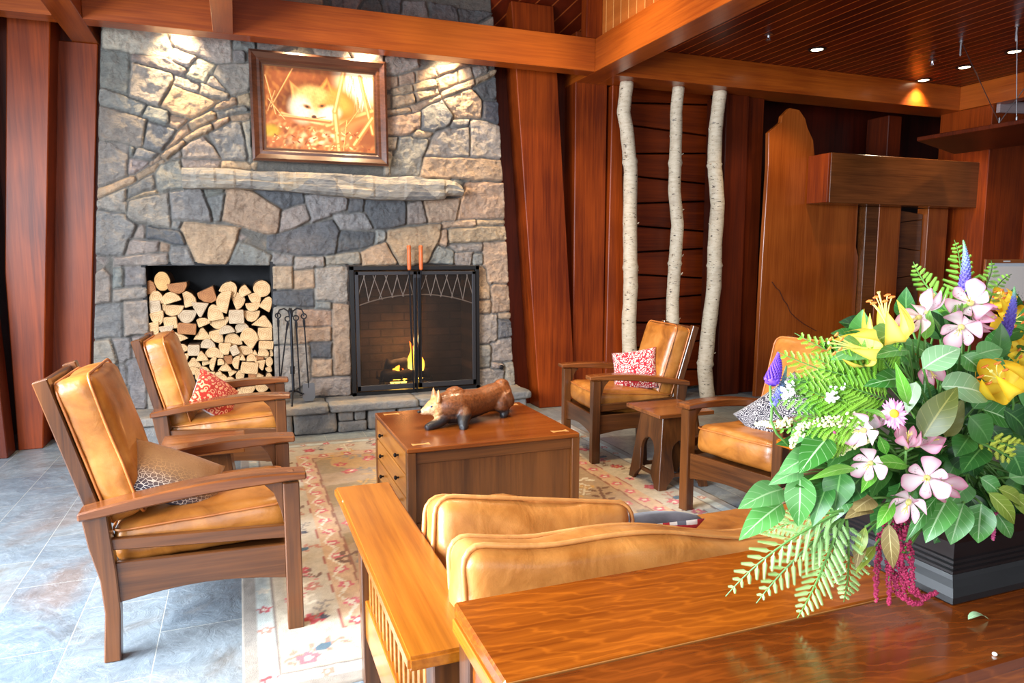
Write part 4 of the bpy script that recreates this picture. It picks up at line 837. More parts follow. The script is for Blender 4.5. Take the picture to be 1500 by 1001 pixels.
for nm, x, xb, lb in (('left', 1.345, 1.372, 'left of two long fire forks with orange wooden handles at the screen'), ('right', 1.447, 1.398, 'right of two long fire forks with orange wooden handles at the screen')):
    t = thing('fire_fork', lb, 'fire fork', (x, 5.97, 1.30), 0, 'long fire forks at the screen')
    obj('handle', lathe([(.010, 0), (.016, .01), (.018, .08), (.017, .17), (.019, .20), (.012, .21)], 12), handle_wood, t)
    obj('shaft', tube([(0, 0, 0.0), ((xb - x) * .3, 0.01, -.4), (xb - x, 0.01, -1.055)], .007, 6), iron, t)

# ------------------------------------------------------------ birch poles
def birch_mat():
    k = NT('birch_bark'); v = k.coords((9, 9, 30)); n = k.noise(v, 1.6, 6, 0.7, 0.3); v2 = k.coords((16, 16, 55)); sp = k.noise(v2, 1.2, 3, 0.6); big = k.noise(k.coords((3, 3, 1.6)), 1.2, 4, 0.6)
    c = k.ramp(n, [(0.25, lin(168, 146, 120)), (0.5, lin(200, 182, 156)), (0.8, lin(216, 202, 180))])
    c = k.mix(k.math('GREATER_THAN', sp, 0.645), c, lin(74, 58, 48)); c = k.mix(k.ramp(big, [(0.56, (0, 0, 0)), (0.72, (0.75,) * 3)]), c, lin(150, 128, 108))
    c = k.mix(k.ramp(k.noise(k.coords((5, 5, 9)), 1.5, 6, 0.7), [(0.66, (0, 0, 0)), (0.72, (1,) * 3)]), c, lin(110, 98, 90))
    k.color(c); k.bump(n, 0.4, 0.008); return k.set(0.65)
bm_ = birch_mat()
def birch(pxs, lab, seed, r0):
    P = [at(px, py, 5.93) for px, py in pxs]; base = P[0].copy(); base.z = 0
    pts = [Vector((base.x, 5.93, 0.0))] + [Vector((p.x, 5.93 + .01 * math.sin(i), p.z)) for i, p in enumerate(P) if 0.02 < p.z < 2.96] + [Vector((P[-1].x, 5.93, 3.0))]
    fine = []; N = 90
    Ls = [0]
    for a, b in zip(pts, pts[1:]): Ls.append(Ls[-1] + (b - a).length)
    for i in range(N + 1):
        s = Ls[-1] * i / N; j = max(k for k in range(len(Ls)) if Ls[k] <= s + 1e-9); j = min(j, len(pts) - 2); t = (s - Ls[j]) / (Ls[j + 1] - Ls[j]); t = t * t * (3 - 2 * t) * .5 + t * .5
        fine.append(pts[j].lerp(pts[j + 1], t))
    rad = [r0 * (1.06 - .16 * i / N) * (1 + .05 * mnoise.noise(Vector((seed, i * .22, 0))) + .03 * mnoise.noise(Vector((seed, i * .9, 4)))) + (0.010 if i % 29 == 11 else 0) for i in range(N + 1)]
    t = thing('birch_pole', lab, 'birch pole', base, 0, 'birch poles against the plank wall')
    bm = tube([p - base for p in fine], rad, 16); bm.verts.ensure_lookup_table()
    for v in bm.verts:
        d = mnoise.noise(Vector((v.co.x * 14 + seed * 5, v.co.y * 14, v.co.z * 9))); v.co.x += d * .006; v.co.y += d * .004
    obj('trunk', bm, bm_, t, True)
    for k in range(9):
        i = random.randint(8, N - 8); a = random.choice((0, math.pi)) + random.uniform(-.5, .5); p = fine[i] - base + Vector((math.cos(a) * rad[i], -abs(math.sin(a)) * rad[i], 0)); q = Vector((math.cos(a), -abs(math.sin(a)), random.uniform(-.6, .6)))
        obj('bark_curl' if k % 3 else 'knot', tube([p - q * .012, p + q * .008, p + q * .018 + Vector((0, 0, .012))], [.012, .008, .004] if k % 3 == 0 else [.006, .007, .004], 6), bm_, t)
birch([(925, 560), (923, 520), (922, 470), (924, 420), (922, 330), (923, 250), (918, 190), (914, 165), (918, 120)], 'birch pole at the left of the plank wall, white with a bulge near the top', 1, 0.068)
birch([(985, 560), (986, 470), (986, 440), (989, 380), (992, 330), (987, 280), (990, 200), (991, 165), (994, 128)], 'middle birch pole, rough with peeling curls of bark', 2, 0.062)
birch([(1036, 583), (1033, 540), (1039, 480), (1046, 420), (1046, 390), (1046, 360), (1051, 300), (1047, 240), (1049, 190), (1055, 135)], 'right birch pole, with a dark grey scar at chest height', 3, 0.072)

# ------------------------------------------------------------ rug
def make_rug():
    X0, X1, Y0, Y1 = -0.046, 2.56, 2.26, 5.50; nx, ny = 262, 326
    xs = np.linspace(X0, X1, nx); ys = np.linspace(Y0, Y1, ny); X, Y = np.meshgrid(xs, ys)
    r = np.random.default_rng(5)
    def sn(f, s, n=7):
        q = np.random.default_rng(s); o = 0
        for i in range(n): th = q.uniform(0, 6.28); o = o + np.sin((X * math.cos(th) + Y * math.sin(th)) * f * q.uniform(.6, 1.8) + q.uniform(0, 6.28))
        return o / n * 1.7
    C = np.zeros(X.shape + (3,)) + L3(196, 182, 158)
    def put(m, c, w=1.0): C[m] = C[m] * (1 - w) + np.asarray(c) * w
    de = np.minimum(np.minimum(X - X0, X1 - X), np.minimum(Y - Y0, Y1 - Y))
    wob = .008 * sn(30, 4)
    put(de < .05, L3(150, 138, 124)); put((de > .05) & (de < .115), L3(190, 196, 188)); put(np.abs(de - .12 + wob * .4) < .007, L3(126, 106, 92))
    field = de > .365; put(np.abs(de - .37 + wob * .4) < .010, L3(160, 76, 58)); put(field, L3(178, 150, 116)); put((de > .36) & (de < .47), L3(206, 170, 132))
    put(np.abs(de - .475 + wob * .5) < .006, L3(150, 96, 66))
    inner = de > .48
    put(inner & (sn(6, 8) > .25), L3(156, 132, 92)); put(inner & (sn(5, 9) > .45), L3(190, 150, 88)); put(inner & (sn(7, 10) > .6), L3(132, 118, 98))
    pal = {'red': L3(186, 52, 58), 'pink': L3(208, 96, 104), 'cream': L3(228, 218, 196), 'teal': L3(66, 96, 112), 'navy': L3(54, 54, 70), 'rose': L3(186, 124, 100), 'olive': L3(150, 124, 62), 'grey': L3(142, 132, 122), 'brown': L3(120, 82, 56), 'ochre': L3(206, 160, 84)}
    def ell(cx, cy, a, b, an, c):
        x0, x1 = np.searchsorted(xs, [cx - a - b, cx + a + b]); y0, y1 = np.searchsorted(ys, [cy - a - b, cy + a + b])
        if x1 <= x0 or y1 <= y0: return
        x = X[y0:y1, x0:x1] - cx; y = Y[y0:y1, x0:x1] - cy; co, s = math.cos(an), math.sin(an)
        m = ((x * co + y * s) / a) ** 2 + ((-x * s + y * co) / b) ** 2 < 1; C[y0:y1, x0:x1][m] = c
    def flower(cx, cy, s, c, c2):
        for k in range(5): a = k * 1.2566 + cx * 9; ell(cx + math.cos(a) * s * .62, cy + math.sin(a) * s * .62, s * .48, s * .36, a, c)
        ell(cx, cy, s * .36, s * .36, 0, c2)
    def sprig(cx, cy, s, an, c):
        for k in range(7):
            t = (k - 3) / 3; px, py = cx + math.cos(an) * t * s, cy + math.sin(an) * t * s; sd = 1 if k % 2 else -1
            ell(px, py, s * .17, s * .09, an, c); ell(px - math.sin(an) * sd * s * .28, py + math.cos(an) * sd * s * .28, s * .2, s * .10, an + sd * .9, c)
    def zig(x0, y0, x1, y1, n, amp, c):
        for k in range(n * 12):
            t = k / (n * 12); tri = abs((t * n) % 1 - .5) * 2 - .5; dx, dy = x1 - x0, y1 - y0; L = math.hypot(dx, dy); ell(x0 + dx * t - dy / L * tri * amp, y0 + dy * t + dx / L * tri * amp, .009, .009, 0, c)
    # outer narrow band: little diamonds
    P = []
    for t in np.arange(Y0 + .1, Y1 - .05, .17): P += [(X0 + .083, t), (X1 - .083, t)]
    for t in np.arange(X0 + .1, X1, .17): P += [(t, Y0 + .083), (t, Y1 - .083)]
    for k, (x, y) in enumerate(P): flower(x, y, .026, pal[('red', 'rose', 'cream')[k % 3]], pal['cream'])
    # main border: alternating blossoms and sprigs
    P = []
    for k, t in enumerate(np.arange(Y0 + .24, Y1 - .2, .23)): P += [(X0 + .245, t, 0), (X1 - .245, t, 1)]
    for t in np.arange(X0 + .5, X1 - .4, .23): P += [(t, Y0 + .245, 2), (t, Y1 - .245, 3)]
    for k, (x, y, sd) in enumerate(P):
        q = (k // 2) % 4
        if q == 0: sprig(x, y, .105, .4 + sd, pal['rose']); flower(x - .03, y - .05, .042, pal['pink'], pal['cream']); ell(x + .03, y + .01, .036, .022, .5, pal['teal'])
        elif q == 1: flower(x + r.uniform(-.03, .03), y, .045, pal['red'], pal['pink']); sprig(x + .05, y + .07, .07, 1.2, pal['grey']); ell(x + .055, y, .02, .02, 0, pal['navy'])
        elif q == 2: sprig(x, y, .09, 1.57, pal['cream']); flower(x + .04, y + .05, .035, pal['rose'], pal['cream']); flower(x - .05, y - .04, .03, pal['pink'], pal['navy'])
        else: sprig(x, y, .10, 2.2, pal['brown']); flower(x, y, .040, pal['red'], pal['ochre'])
    for t in np.arange(Y0 + .4, Y1 - .4, .16):
        for x in (X0 + .42, X1 - .42): flower(x, t, .036, pal['pink' if int(t * 50) % 2 else 'red'], pal['cream'])
    for t in np.arange(X0 + .55, X1 - .4, .16):
        for y in (Y0 + .42, Y1 - .42): flower(t, y, .036, pal['red' if int(t * 50) % 2 else 'pink'], pal['cream'])
    # field: large scattered motifs
    for k in range(150):
        x = r.uniform(X0 + .53, X1 - .53); y = r.uniform(Y0 + .53, Y1 - .53); q = k % 6
        if q in (0, 3): sprig(x, y, r.uniform(.08, .16), r.uniform(0, 3), pal[('cream', 'olive', 'brown', 'ochre', 'grey')[k % 5]])
        elif q == 1: flower(x, y, .045, pal['red'], pal['ochre'])
        elif q == 2: flower(x, y, .036, pal['pink'], pal['cream'])
        elif q == 4: ell(x, y, .05, .03, r.uniform(0, 3), pal[('teal', 'grey', 'olive')[k % 3]])
        else: zig(x, y, x + r.uniform(-.25, .25), y + .22, 3, .07, pal[('cream', 'rose', 'ochre')[k % 3]])
    zig(.36, 2.68, .36, 5.1, 12, .05, pal['cream'])
    zig(.22, 2.9, .20, 3.25, 1, .09, pal['pink'])
    C = C * (.80 + .06 * sn(60, 21)[..., None])
    V = np.stack([X - 1.25, Y - 3.88, np.full_like(X, .009) + .0012 * sn(90, 3)], -1).reshape(-1, 3).tolist()
    F = [(i * nx + j, i * nx + j + 1, (i + 1) * nx + j + 1, (i + 1) * nx + j) for i in range(ny - 1) for j in range(nx - 1)]
    b0 = len(V); per = [j for j in range(nx)] + [i * nx + nx - 1 for i in range(1, ny)] + [(ny - 1) * nx + j for j in range(nx - 2, -1, -1)] + [i * nx for i in range(ny - 2, 0, -1)]
    for p in per: V.append((V[p][0], V[p][1], 0.0005))
    for k in range(len(per)): F.append((per[k], b0 + k, b0 + (k + 1) % len(per), per[(k + 1) % len(per)]))
    cc = np.vstack([np.clip(C, 0.01, 1).reshape(-1, 3), np.tile(L3(150, 138, 124), (len(per), 1))])
    return V, F, cc
v_, f_, c_ = make_rug(); ro = obj('floral_rug', (v_, f_), attr_mat('wool_rug', 'dye', 0.95, 260, 0.6, (40, 0.8, 1.16), bdist=0.004, sheen=0.2), None, True); set_colors(ro, c_, 'dye'); ro.location = (1.25, 3.88, 0)
tag(ro, 'faded cream floral wool rug with red and pink blossoms under the seats', 'rug')

# ------------------------------------------------------------ reclining oak armchairs
def make_chair(lab, loc, rz, back_lean=0.30, mats=(tan_leather, pipe_leather), zt=1.0):
    t = thing('armchair', lab, 'armchair', loc, rz, 'oak and leather reclining armchairs')
    for s in (-1, 1):
        obj('leg', box(.268, .326, s * .268, s * .326, 0, .578, .004), chair_z, t)
        cb = prism([(.268, .578), (.200, .578), (.235, .54), (.258, .47), (.268, .42)], 'y', s * .283, s * .311, .002)
        obj('corbel', cb, chair_z, t)
        obj('leg', prism([(-.345, 0), (-.292, 0), (-.283, .18), (-.288, .32), (-.306, .535), (-.384, .530), (-.368, .42), (-.340, .30), (-.332, .18)], 'y', s * .268, s * .322, .004), chair_z, t)
        top = []; bot = []
        for i in range(13):
            u = i / 12; x = -.392 + .744 * u; z = .550 + .062 * math.sin(u * 1.9) / math.sin(1.9) * (1 if u < .83 else 1) + .006 * math.sin(math.pi * u)
            top.append((x, z)); bot.append((x, z - (.030 + .014 * math.sin(math.pi * min(1, u * 1.05)) ** .7) + (.004 if u > .9 else 0)))
        arm = obj('arm', prism(top + bot[::-1], 'y', s * .243, s * .338, .006), arm_x, t)
        obj('tenon', hexa([(.277, s * .297 - .020, .604), (.317, s * .297 - .020, .604), (.317, s * .297 + .020, .604), (.277, s * .297 + .020, .604), (.287, s * .297 - .012, .617), (.307, s * .297 - .012, .617), (.307, s * .297 + .012, .617), (.287, s * .297 + .012, .617)], .002), arm_x, arm)
        obj('side_rail', prism([(-.32, .440), (.275, .412), (.275, .362), (-.32, .400)], 'y', s * .283, s * .308, .003), chair_x, t)
        bt = [(-.292 + .562 * i / 12, .205 + .030 * math.sin(math.pi * i / 12)) for i in range(13)]
        obj('side_apron', prism([(.270, .338), (-.292, .352)] + bt, 'y', s * .284, s * .306, .003), chair_x, t)
    ft = [(-.268 + .536 * i / 12, .190 + .034 * math.sin(math.pi * i / 12)) for i in range(13)]
    obj('front_apron', prism([(.268, .335), (-.268, .335)] + ft, 'x', .285, .307, .003), chair_y, t)
    obj('rear_apron', prism([(.268, .345), (-.268, .345), (-.268, .24), (.268, .24)], 'x', -.335, -.313, .003), chair_y, t)
    sb = NB(); box(-.30, .285, -.262, .262, .305, .325, .002, None, sb); obj('seat_deck', sb, chair_x, t)
    # leaning back: two posts with slats
    zb = .40; x0 = -.300; x1 = x0 - back_lean * (zt - zb)
    def bx(z): return x0 + (x1 - x0) * (z - zb) / (zt - zb)
    for s in (-1, 1): obj('back_post', prism([(bx(zb) - .046, zb), (bx(zb), zb), (bx(zt) + .004, zt), (bx(zt) - .042, zt - .014)], 'y', s * .198, s * .246, .004), chair_z, t)
    for z in [.52 + (zt - .57) * q / 4 for q in range(5)]:
        h = .035; top_ = z > .9
        pts = [(bx(z - h) - .034, z - h), (bx(z - h) - .016, z - h), (bx(z + h) - .016, z + h), (bx(z + h) - .034, z + h)]
        obj('back_slat', prism(pts, 'y', -.2, .2, .003), chair_y, t)
    seed = hash(lab) % 97 if False else len(lab)
    sc = cushion(.60, .515, .150, .05, .014, .009, 24, seed); M = Matrix.Translation((-.005, 0, .407)) @ Matrix.Rotation(R(-3.5), 4, 'Y')
    sc.transform(M); so_ = obj('seat_cushion', sc, mats[0], t, True); pp = piping(.60, .515, .150, .05, .005, (1,), seed); pp.transform(M); obj('piping', pp, mats[1], so_, True)
    ang = math.atan(back_lean); zc = zt - .285; bc = cushion(.47, .535, .135, .045, .026, .010, 24, seed + 3)
    zax = Vector((math.cos(ang), 0, math.sin(ang) * 1.0)); up = Vector((-math.sin(ang), 0, math.cos(ang))); M = basis((0, 1, 0), up, zax, Vector((bx(zc), 0, zc)) + zax * .062)
    bc.transform(M); bo = obj('back_cushion', bc, mats[0], t, True); pp = piping(.47, .535, .135, .045, .0055, (1, -1), seed); pp.transform(M); obj('piping', pp, mats[1], bo, True)
    return t
make_chair('oak armchair nearest at the left, brown snakeskin pillow on its tan leather seat', (-0.150, 3.0, 0.0), 0.0, .285)
make_chair('oak armchair by the log niche, small red patterned pillow on its seat', (-0.088, 4.63, 0.0), R(-2.5), .25, zt=.955)
make_chair('oak armchair before the birch poles, square red and white pillow on it', (2.545, 4.50, 0.0), R(180 - 6), .30, zt=.93)
make_chair('oak armchair half hidden by the bouquet, black and white swirl pillow on it', (2.63, 3.02, 0.0), R(180 + 12), .30, zt=.945)

# ------------------------------------------------------------ throw pillows
def fabric(name, build, rough=0.85):
    k = NT(name); c, h = build(k); k.color(c); k.bump(k.noise(k.coords(), 320, 2), 0.25, 0.003); return k.set(rough, 0, 0, 0.2, 0.2)
def scroll(a, b, sc):
    def f(k):
        v = k.coords((1, 1, 1)); n = k.add('ShaderNodeTexVoronoi', feature='F1'); n.inputs['Scale'].default_value = sc; k.link(v, n.inputs['Vector'])
        w = k.math('SINE', k.math('MULTIPLY', k.math('ADD', n.outputs['Distance'], k.math('MULTIPLY', k.noise(v, sc * .8, 1), .55)), 13.0))
        return k.mix(k.math('GREATER_THAN', w, 0.38), a, b), None
    return f
def snake(k):
    v = k.coords((1, 1, 1.4)); n = k.add('ShaderNodeTexVoronoi', feature='DISTANCE_TO_EDGE'); n.inputs['Scale'].default_value = 60; k.link(v, n.inputs['Vector'])
    s = k.add('ShaderNodeSeparateXYZ'); k.link(k.coords(), s.inputs[0]); g = k.math('ADD', k.math('MULTIPLY', s.outputs[0], 0.6), k.math('ADD', 0.60, k.math('MULTIPLY', s.outputs[2], 4.2)))
    cell = k.ramp(g, [(0.18, lin(70, 62, 70)), (0.5, lin(140, 102, 68)), (0.8, lin(160, 116, 72))]); edge = k.ramp(g, [(0.1, lin(220, 214, 206)), (0.45, lin(176, 132, 84)), (0.8, lin(150, 108, 66))])
    return k.mix(k.math('LESS_THAN', n.outputs[0], 0.055), cell, edge), None
def swirl(k):
    v = k.coords(); n = k.add('ShaderNodeTexVoronoi', feature='F1'); n.inputs['Scale'].default_value = 42; k.link(v, n.inputs['Vector']); w = k.math('SINE', k.math('MULTIPLY', n.outputs['Distance'], 22.0)); return k.mix(k.math('GREATER_THAN', w, 0.3), lin(48, 46, 56), lin(168, 164, 166)), None
def tartan(k):
    s = k.add('ShaderNodeSeparateXYZ'); k.link(k.coords(), s.inputs[0]); c = lin(222, 216, 206)
    for ax in (0, 2):
        q = k.math('FRACT', k.math('MULTIPLY', s.outputs[ax], 8.0)); c = k.mix(k.math('LESS_THAN', k.math('ABSOLUTE', k.math('SUBTRACT', q, 0.3)), 0.10), c, lin(176, 36, 44)); c = k.mix(k.math('LESS_THAN', k.math('ABSOLUTE', k.math('SUBTRACT', q, 0.75)), 0.13), c, lin(104, 106, 116))
    return c, None
def throw(lab, loc, w, h, th, nrm, long, mat, back=None):
    t = thing('throw_pillow', lab, 'pillow', loc, 0)
    n = Vector(nrm).normalized(); x = Vector(long); x = (x - n * x.dot(n)).normalized(); z = x.cross(-n); t.rotation_euler = basis(x, -n, z).to_euler()
    o = obj('cover', pillow(w, h, th, 18, len(lab)), [mat, back or mat], t, True)
    if back:
        for p in o.data.polygons:
            if p.center.y > 0.0: p.material_index = 1
    return t
white_cloth = plain('cream_pillow_back', lin(214, 204, 200), 0.9)
throw('brown snakeskin rectangular pillow leaning in the nearest left armchair', (-0.255, 2.90, 0.575), .36, .23, .12, (.50, -.62, .60), (.80, .30, -.52), fabric('snakeskin_cloth', snake), plain('dark_pillow_back', lin(60, 56, 66), .9))
throw('small red scroll-patterned pillow with a white back in the log niche armchair', (-0.165, 4.52, 0.585), .29, .26, .11, (.66, -.60, .42), (.35, .55, -.72), fabric('red_scroll_cloth', scroll(lin(168, 40, 24), lin(214, 150, 110), 34)), white_cloth)
throw('square red and white scroll pillow in the armchair before the birch poles', (2.63, 4.42, 0.60), .33, .31, .12, (-.70, -.62, .42), (.74, -.62, .16), fabric('red_white_scroll_cloth', scroll(lin(164, 28, 44), lin(220, 206, 198), 46)), white_cloth)
throw('black and white swirl pillow in the armchair behind the flowers', tuple(at(1150, 612, 2.94)), .40, .36, .13, (-.66, -.55, .50), (.55, -.45, .70), fabric('swirl_cloth', swirl))
# ------------------------------------------------------------ side tables
def side_table(lab, loc, rz=0):
    t = thing('side_table', lab, 'side table', loc, rz, 'keyhole oak side tables')
    obj('tabletop', box(-.195, .195, -.195, .195, .455, .480, .004), arm_x, t)
    H, bt, tp = .455, .178, .125
    for q in range(4):
        arc = [(.075 * math.cos(a), .215 + .085 * math.sin(a)) for a in [math.pi * k / 10 for k in range(11)]]
        pts = [(-bt, 0), (-tp, H), (tp, H), (bt, 0), (bt - .055, 0), (bt - .065, .03), (.060, .085), (.066, .15)] + arc + [(-.066, .15), (-.060, .085), (-bt + .065, .03), (-bt + .055, 0)]
        b = prism(pts, 'y', -.011, .011, .002); M = Matrix.Rotation(R(90 * q), 4, 'Z') @ Matrix.Translation((0, -bt + .012, 0)) @ Matrix.Rotation(-math.atan((bt - tp) / H), 4, 'X')
        b.transform(M); obj('side_panel', b, chair_z, t)
        s = prism([(-.085, .075), (.085, .075), (.08, .112), (.04, .098), (-.04, .098), (-.08, .112)], 'y', -.009, .009, .002); s.transform(Matrix.Rotation(R(90 * q), 4, 'Z') @ Matrix.Translation((0, -bt + .030, 0))); obj('stretcher', s, chair_x, t)
    return t
side_table('keyhole-sided oak side table between the two right-hand armchairs', (2.475, 3.735, 0))
side_table('oak side table between the two left-hand armchairs, mostly hidden', (-0.205, 3.84, 0))

# ------------------------------------------------------------ coffee table chest with drawers
ct = thing('coffee_table', 'square oak chest coffee table with side drawers and pale corner inlays', 'coffee table', (1.19, 3.77, 0.0))
a, b_ = .465, .440
obj('tabletop', box(-a, a, -b_, b_, .455, .480, .005), ct_top, ct)
for sx in (-1, 1):
    for sy in (-1, 1):
        obj('leg', box(sx * (a - .022) - .022, sx * (a - .022) + .022, sy * (b_ - .022) - .022, sy * (b_ - .022) + .022, .012, .455, .003), ct_side, ct)
        k = NB(); cx, cy = sx * (a - .085), sy * (b_ - .070); prism([(cx - .045, cy - .022), (cx - .02, cy - .011), (cx + .02, cy - .011), (cx + .045, cy - .022), (cx + .045, cy + .022), (cx + .02, cy + .011), (cx - .02, cy + .011), (cx - .045, cy + .022)], 'z', .478, .4806, 0, None, k)
        obj('inlay_key', k, inlay_w, ct, False, 'pale butterfly inlay in the table top corner')
for sy in (-1, 1):
    y = sy * (b_ - .030)
    obj('end_panel', box(-a + .044, a - .044, y - .008, y + .008, .085, .40, .002), ct_side, ct)
    obj('top_rail', box(-a + .044, a - .044, y - .016, y + .016, .395, .455, .003), arm_x if False else chair_x, ct)
    obj('bottom_rail', box(-a + .044, a - .044, y - .016, y + .016, .022, .095, .003), chair_x, ct)
obj('side_panel', box(a - .04, a - .02, -b_ + .044, b_ - .044, .03, .455, .002), ct_side, ct)
obj('carcass_rail', box(-a + .008, -a + .03, -b_ + .044, b_ - .044, .03, .09, .002), chair_y, ct)
knob_m = plain('dark_bronze_knob', lin(34, 30, 30), .35, .8)
for i, z in enumerate((.335, .215, .095)):
    d = obj('drawer', box(-a + .004, -a + .40, -b_ + .047, b_ - .047, z, z + .112, .003), drawer_w, ct)
    for y in (-.215, .215): obj('knob', lathe([(.005, 0), (.005, .010), (.011, .014), (.012, .021), (.006, .026)], 14, Matrix.Translation((-a + .004, y, z + .058)) @ Matrix.Rotation(R(-90), 4, 'Y')), knob_m, d)

# ------------------------------------------------------------ crouching fox sculpture
fx = thing('fox_sculpture', 'brown carved fox with black legs crouching on the oak coffee table', 'sculpture', (1.17, 3.78, .480))
def fox_mesh():
    bm = NB()
    def limb(pts, rad, flat=None, seg=12): 
        P = [Vector(p) for p in pts]; F = []; Rr = []
        for i in range(len(P) - 1):
            for k in range(4):
                t = k / 4; p0, p1, p2, p3 = P[max(i - 1, 0)], P[i], P[i + 1], P[min(i + 2, len(P) - 1)]
                F.append(0.5 * ((2 * p1) + (p2 - p0) * t + (2 * p0 - 5 * p1 + 4 * p2 - p3) * t * t + (3 * p1 - p0 - 3 * p2 + p3) * t ** 3)); Rr.append(rad[i] * (1 - t) + rad[i + 1] * t)
        F.append(P[-1]); Rr.append(rad[-1]); tube(F, Rr, seg, bm, flat=flat)
    limb([(.285, .135, .105), (.255, .12, .122), (.18, .09, .118), (.09, .05, .102), (-.01, .008, .098), (-.08, -.018, .100), (-.14, -.034, .108), (-.185, -.04, .110)], [.034, .070, .074, .074, .086, .092, .078, .056], 1.04, 16)
    limb([(.255, .12, .15), (.262, .124, .182), (.24, .112, .172)], [.06, .034, .044])      # hip
    limb([(.24, .075, .125), (.262, .062, .085), (.262, .058, .060)], [.060, .050, .030])    # haunch
    limb([(-.05, -.01, .15), (-.07, -.015, .180), (-.10, -.02, .165)], [.055, .034, .045])   # shoulder blades
    limb([(-.14, -.034, .085), (-.11, -.03, .055), (-.05, -.01, .045)], [.055, .05, .035])   # chest ruff
    limb([(-.155, -.036, .112), (-.195, -.042, .112), (-.225, -.046, .104), (-.255, -.05, .094), (-.283, -.054, .088)], [.060, .054, .042, .025, .013], .92, 14)
    limb([(-.205, -.075, .095), (-.19, -.062, .09)], [.026, .04]); limb([(-.205, -.015, .095), (-.19, -.025, .09)], [.026, .04])
    for s, x in ((-1, -.190), (1, -.198)):
        limb([(x, -.044 + s * .030, .145), (x + .004, -.044 + s * .036, .180), (x + .002, -.044 + s * .038, .215)], [.030, .022, .003], .6)
    limb([(-.06, -.05, .09), (-.045, -.095, .065), (-.065, -.135, .035), (-.07, -.155, .014), (-.085, -.17, .010)], [.058, .042, .030, .025, .018])     # near fore leg
    limb([(-.12, -.03, .09), (-.165, -.065, .045), (-.205, -.085, .026), (-.245, -.10, .016), (-.268, -.108, .011)], [.052, .038, .028, .024, .017])   # reaching fore leg
    limb([(.24, .08, .105), (.215, .045, .075), (.245, .045, .045), (.235, .036, .018), (.215, .028, .011)], [.066, .048, .028, .024, .018])            # near hind leg
    limb([(.275, .17, .10), (.30, .19, .05), (.31, .19, .018), (.29, .185, .011)], [.045, .028, .020, .015])
    limb([(.285, .14, .10), (.33, .19, .06), (.30, .235, .03), (.20, .24, .026), (.13, .22, .022)], [.022, .028, .034, .032, .010])                    # tail laid behind
    me = bpy.data.meshes.new('fox_raw'); bm.to_mesh(me); bm.free(); o = bpy.data.objects.new('fox_raw', me); COL.objects.link(o)
    m = o.modifiers.new('r', 'REMESH'); m.mode = 'VOXEL'; m.voxel_size = .0062; s = o.modifiers.new('s', 'SMOOTH'); s.factor = .5; s.iterations = 4
    dg = bpy.context.evaluated_depsgraph_get(); out = bpy.data.meshes.new_from_object(o.evaluated_get(dg)); bpy.data.objects.remove(o); return out
me = fox_mesh(); me.name = 'fox_body'; fo = bpy.data.objects.new('body', me); COL.objects.link(fo); fo.parent = fx
me.polygons.foreach_set('use_smooth', [True] * len(me.polygons))
co = np.zeros(len(me.vertices) * 3); me.vertices.foreach_get('co', co); co = co.reshape(-1, 3)
def sstep(a, b, x): t = np.clip((x - a) / (b - a), 0, 1); return t * t * (3 - 2 * t)
brown, rust, dark, pale = L3(92, 50, 22), L3(122, 66, 28), L3(28, 26, 28), L3(206, 166, 124)
C = brown + (rust - brown) * sstep(.08, .19, co[:, 2:3])
head = sstep(-.165, -.20, co[:, 0:1]); C = C * (1 - head) + L3(196, 142, 88) * head
chk = sstep(-.20, -.225, co[:, 0:1]) * sstep(.125, .10, co[:, 2:3]); C = C * (1 - chk) + pale * chk
lg = np.maximum(sstep(.060, .040, co[:, 2:3]), sstep(-.085, -.105, co[:, 1:2]) * sstep(.085, .065, co[:, 2:3])); lg = lg * (1 - sstep(.14, .2, co[:, 1:2])); C = C * (1 - lg) + dark * lg
nose = sstep(-.276, -.282, co[:, 0:1]) * sstep(.084, .090, co[:, 2:3]); C = C * (1 - nose) + L3(30, 26, 26) * nose
inner = sstep(.16, .18, co[:, 2:3]) * sstep(-.19, -.2, co[:, 0:1]); C = C * (1 - inner * .5) + L3(90, 66, 52) * inner * .5
me.materials.append(attr_mat('carved_fox', 'fur', .42, 90, .6, (75, .35, 1.7), coat=.2, bdist=.006)); set_colors(fo, C, 'fur')
eye_m = plain('glass_eye', lin(70, 96, 120), .1); blk = plain('black_line', lin(20, 18, 18), .4)
for s in (-1, 1):
    e = lathe([(.001, -.006), (.005, -.004), (.0065, 0), (.005, .004), (.001, .006)], 10, Matrix.Translation((-.228, -.0465 + s * .036, .122))); obj('eye', e, eye_m, fo, True)
obj('nose', lathe([(.001, -.008), (.007, -.005), (.010, 0), (.007, .006), (.001, .008)], 10, Matrix.Translation((-.291, -.055, .092))), blk, fo, True)

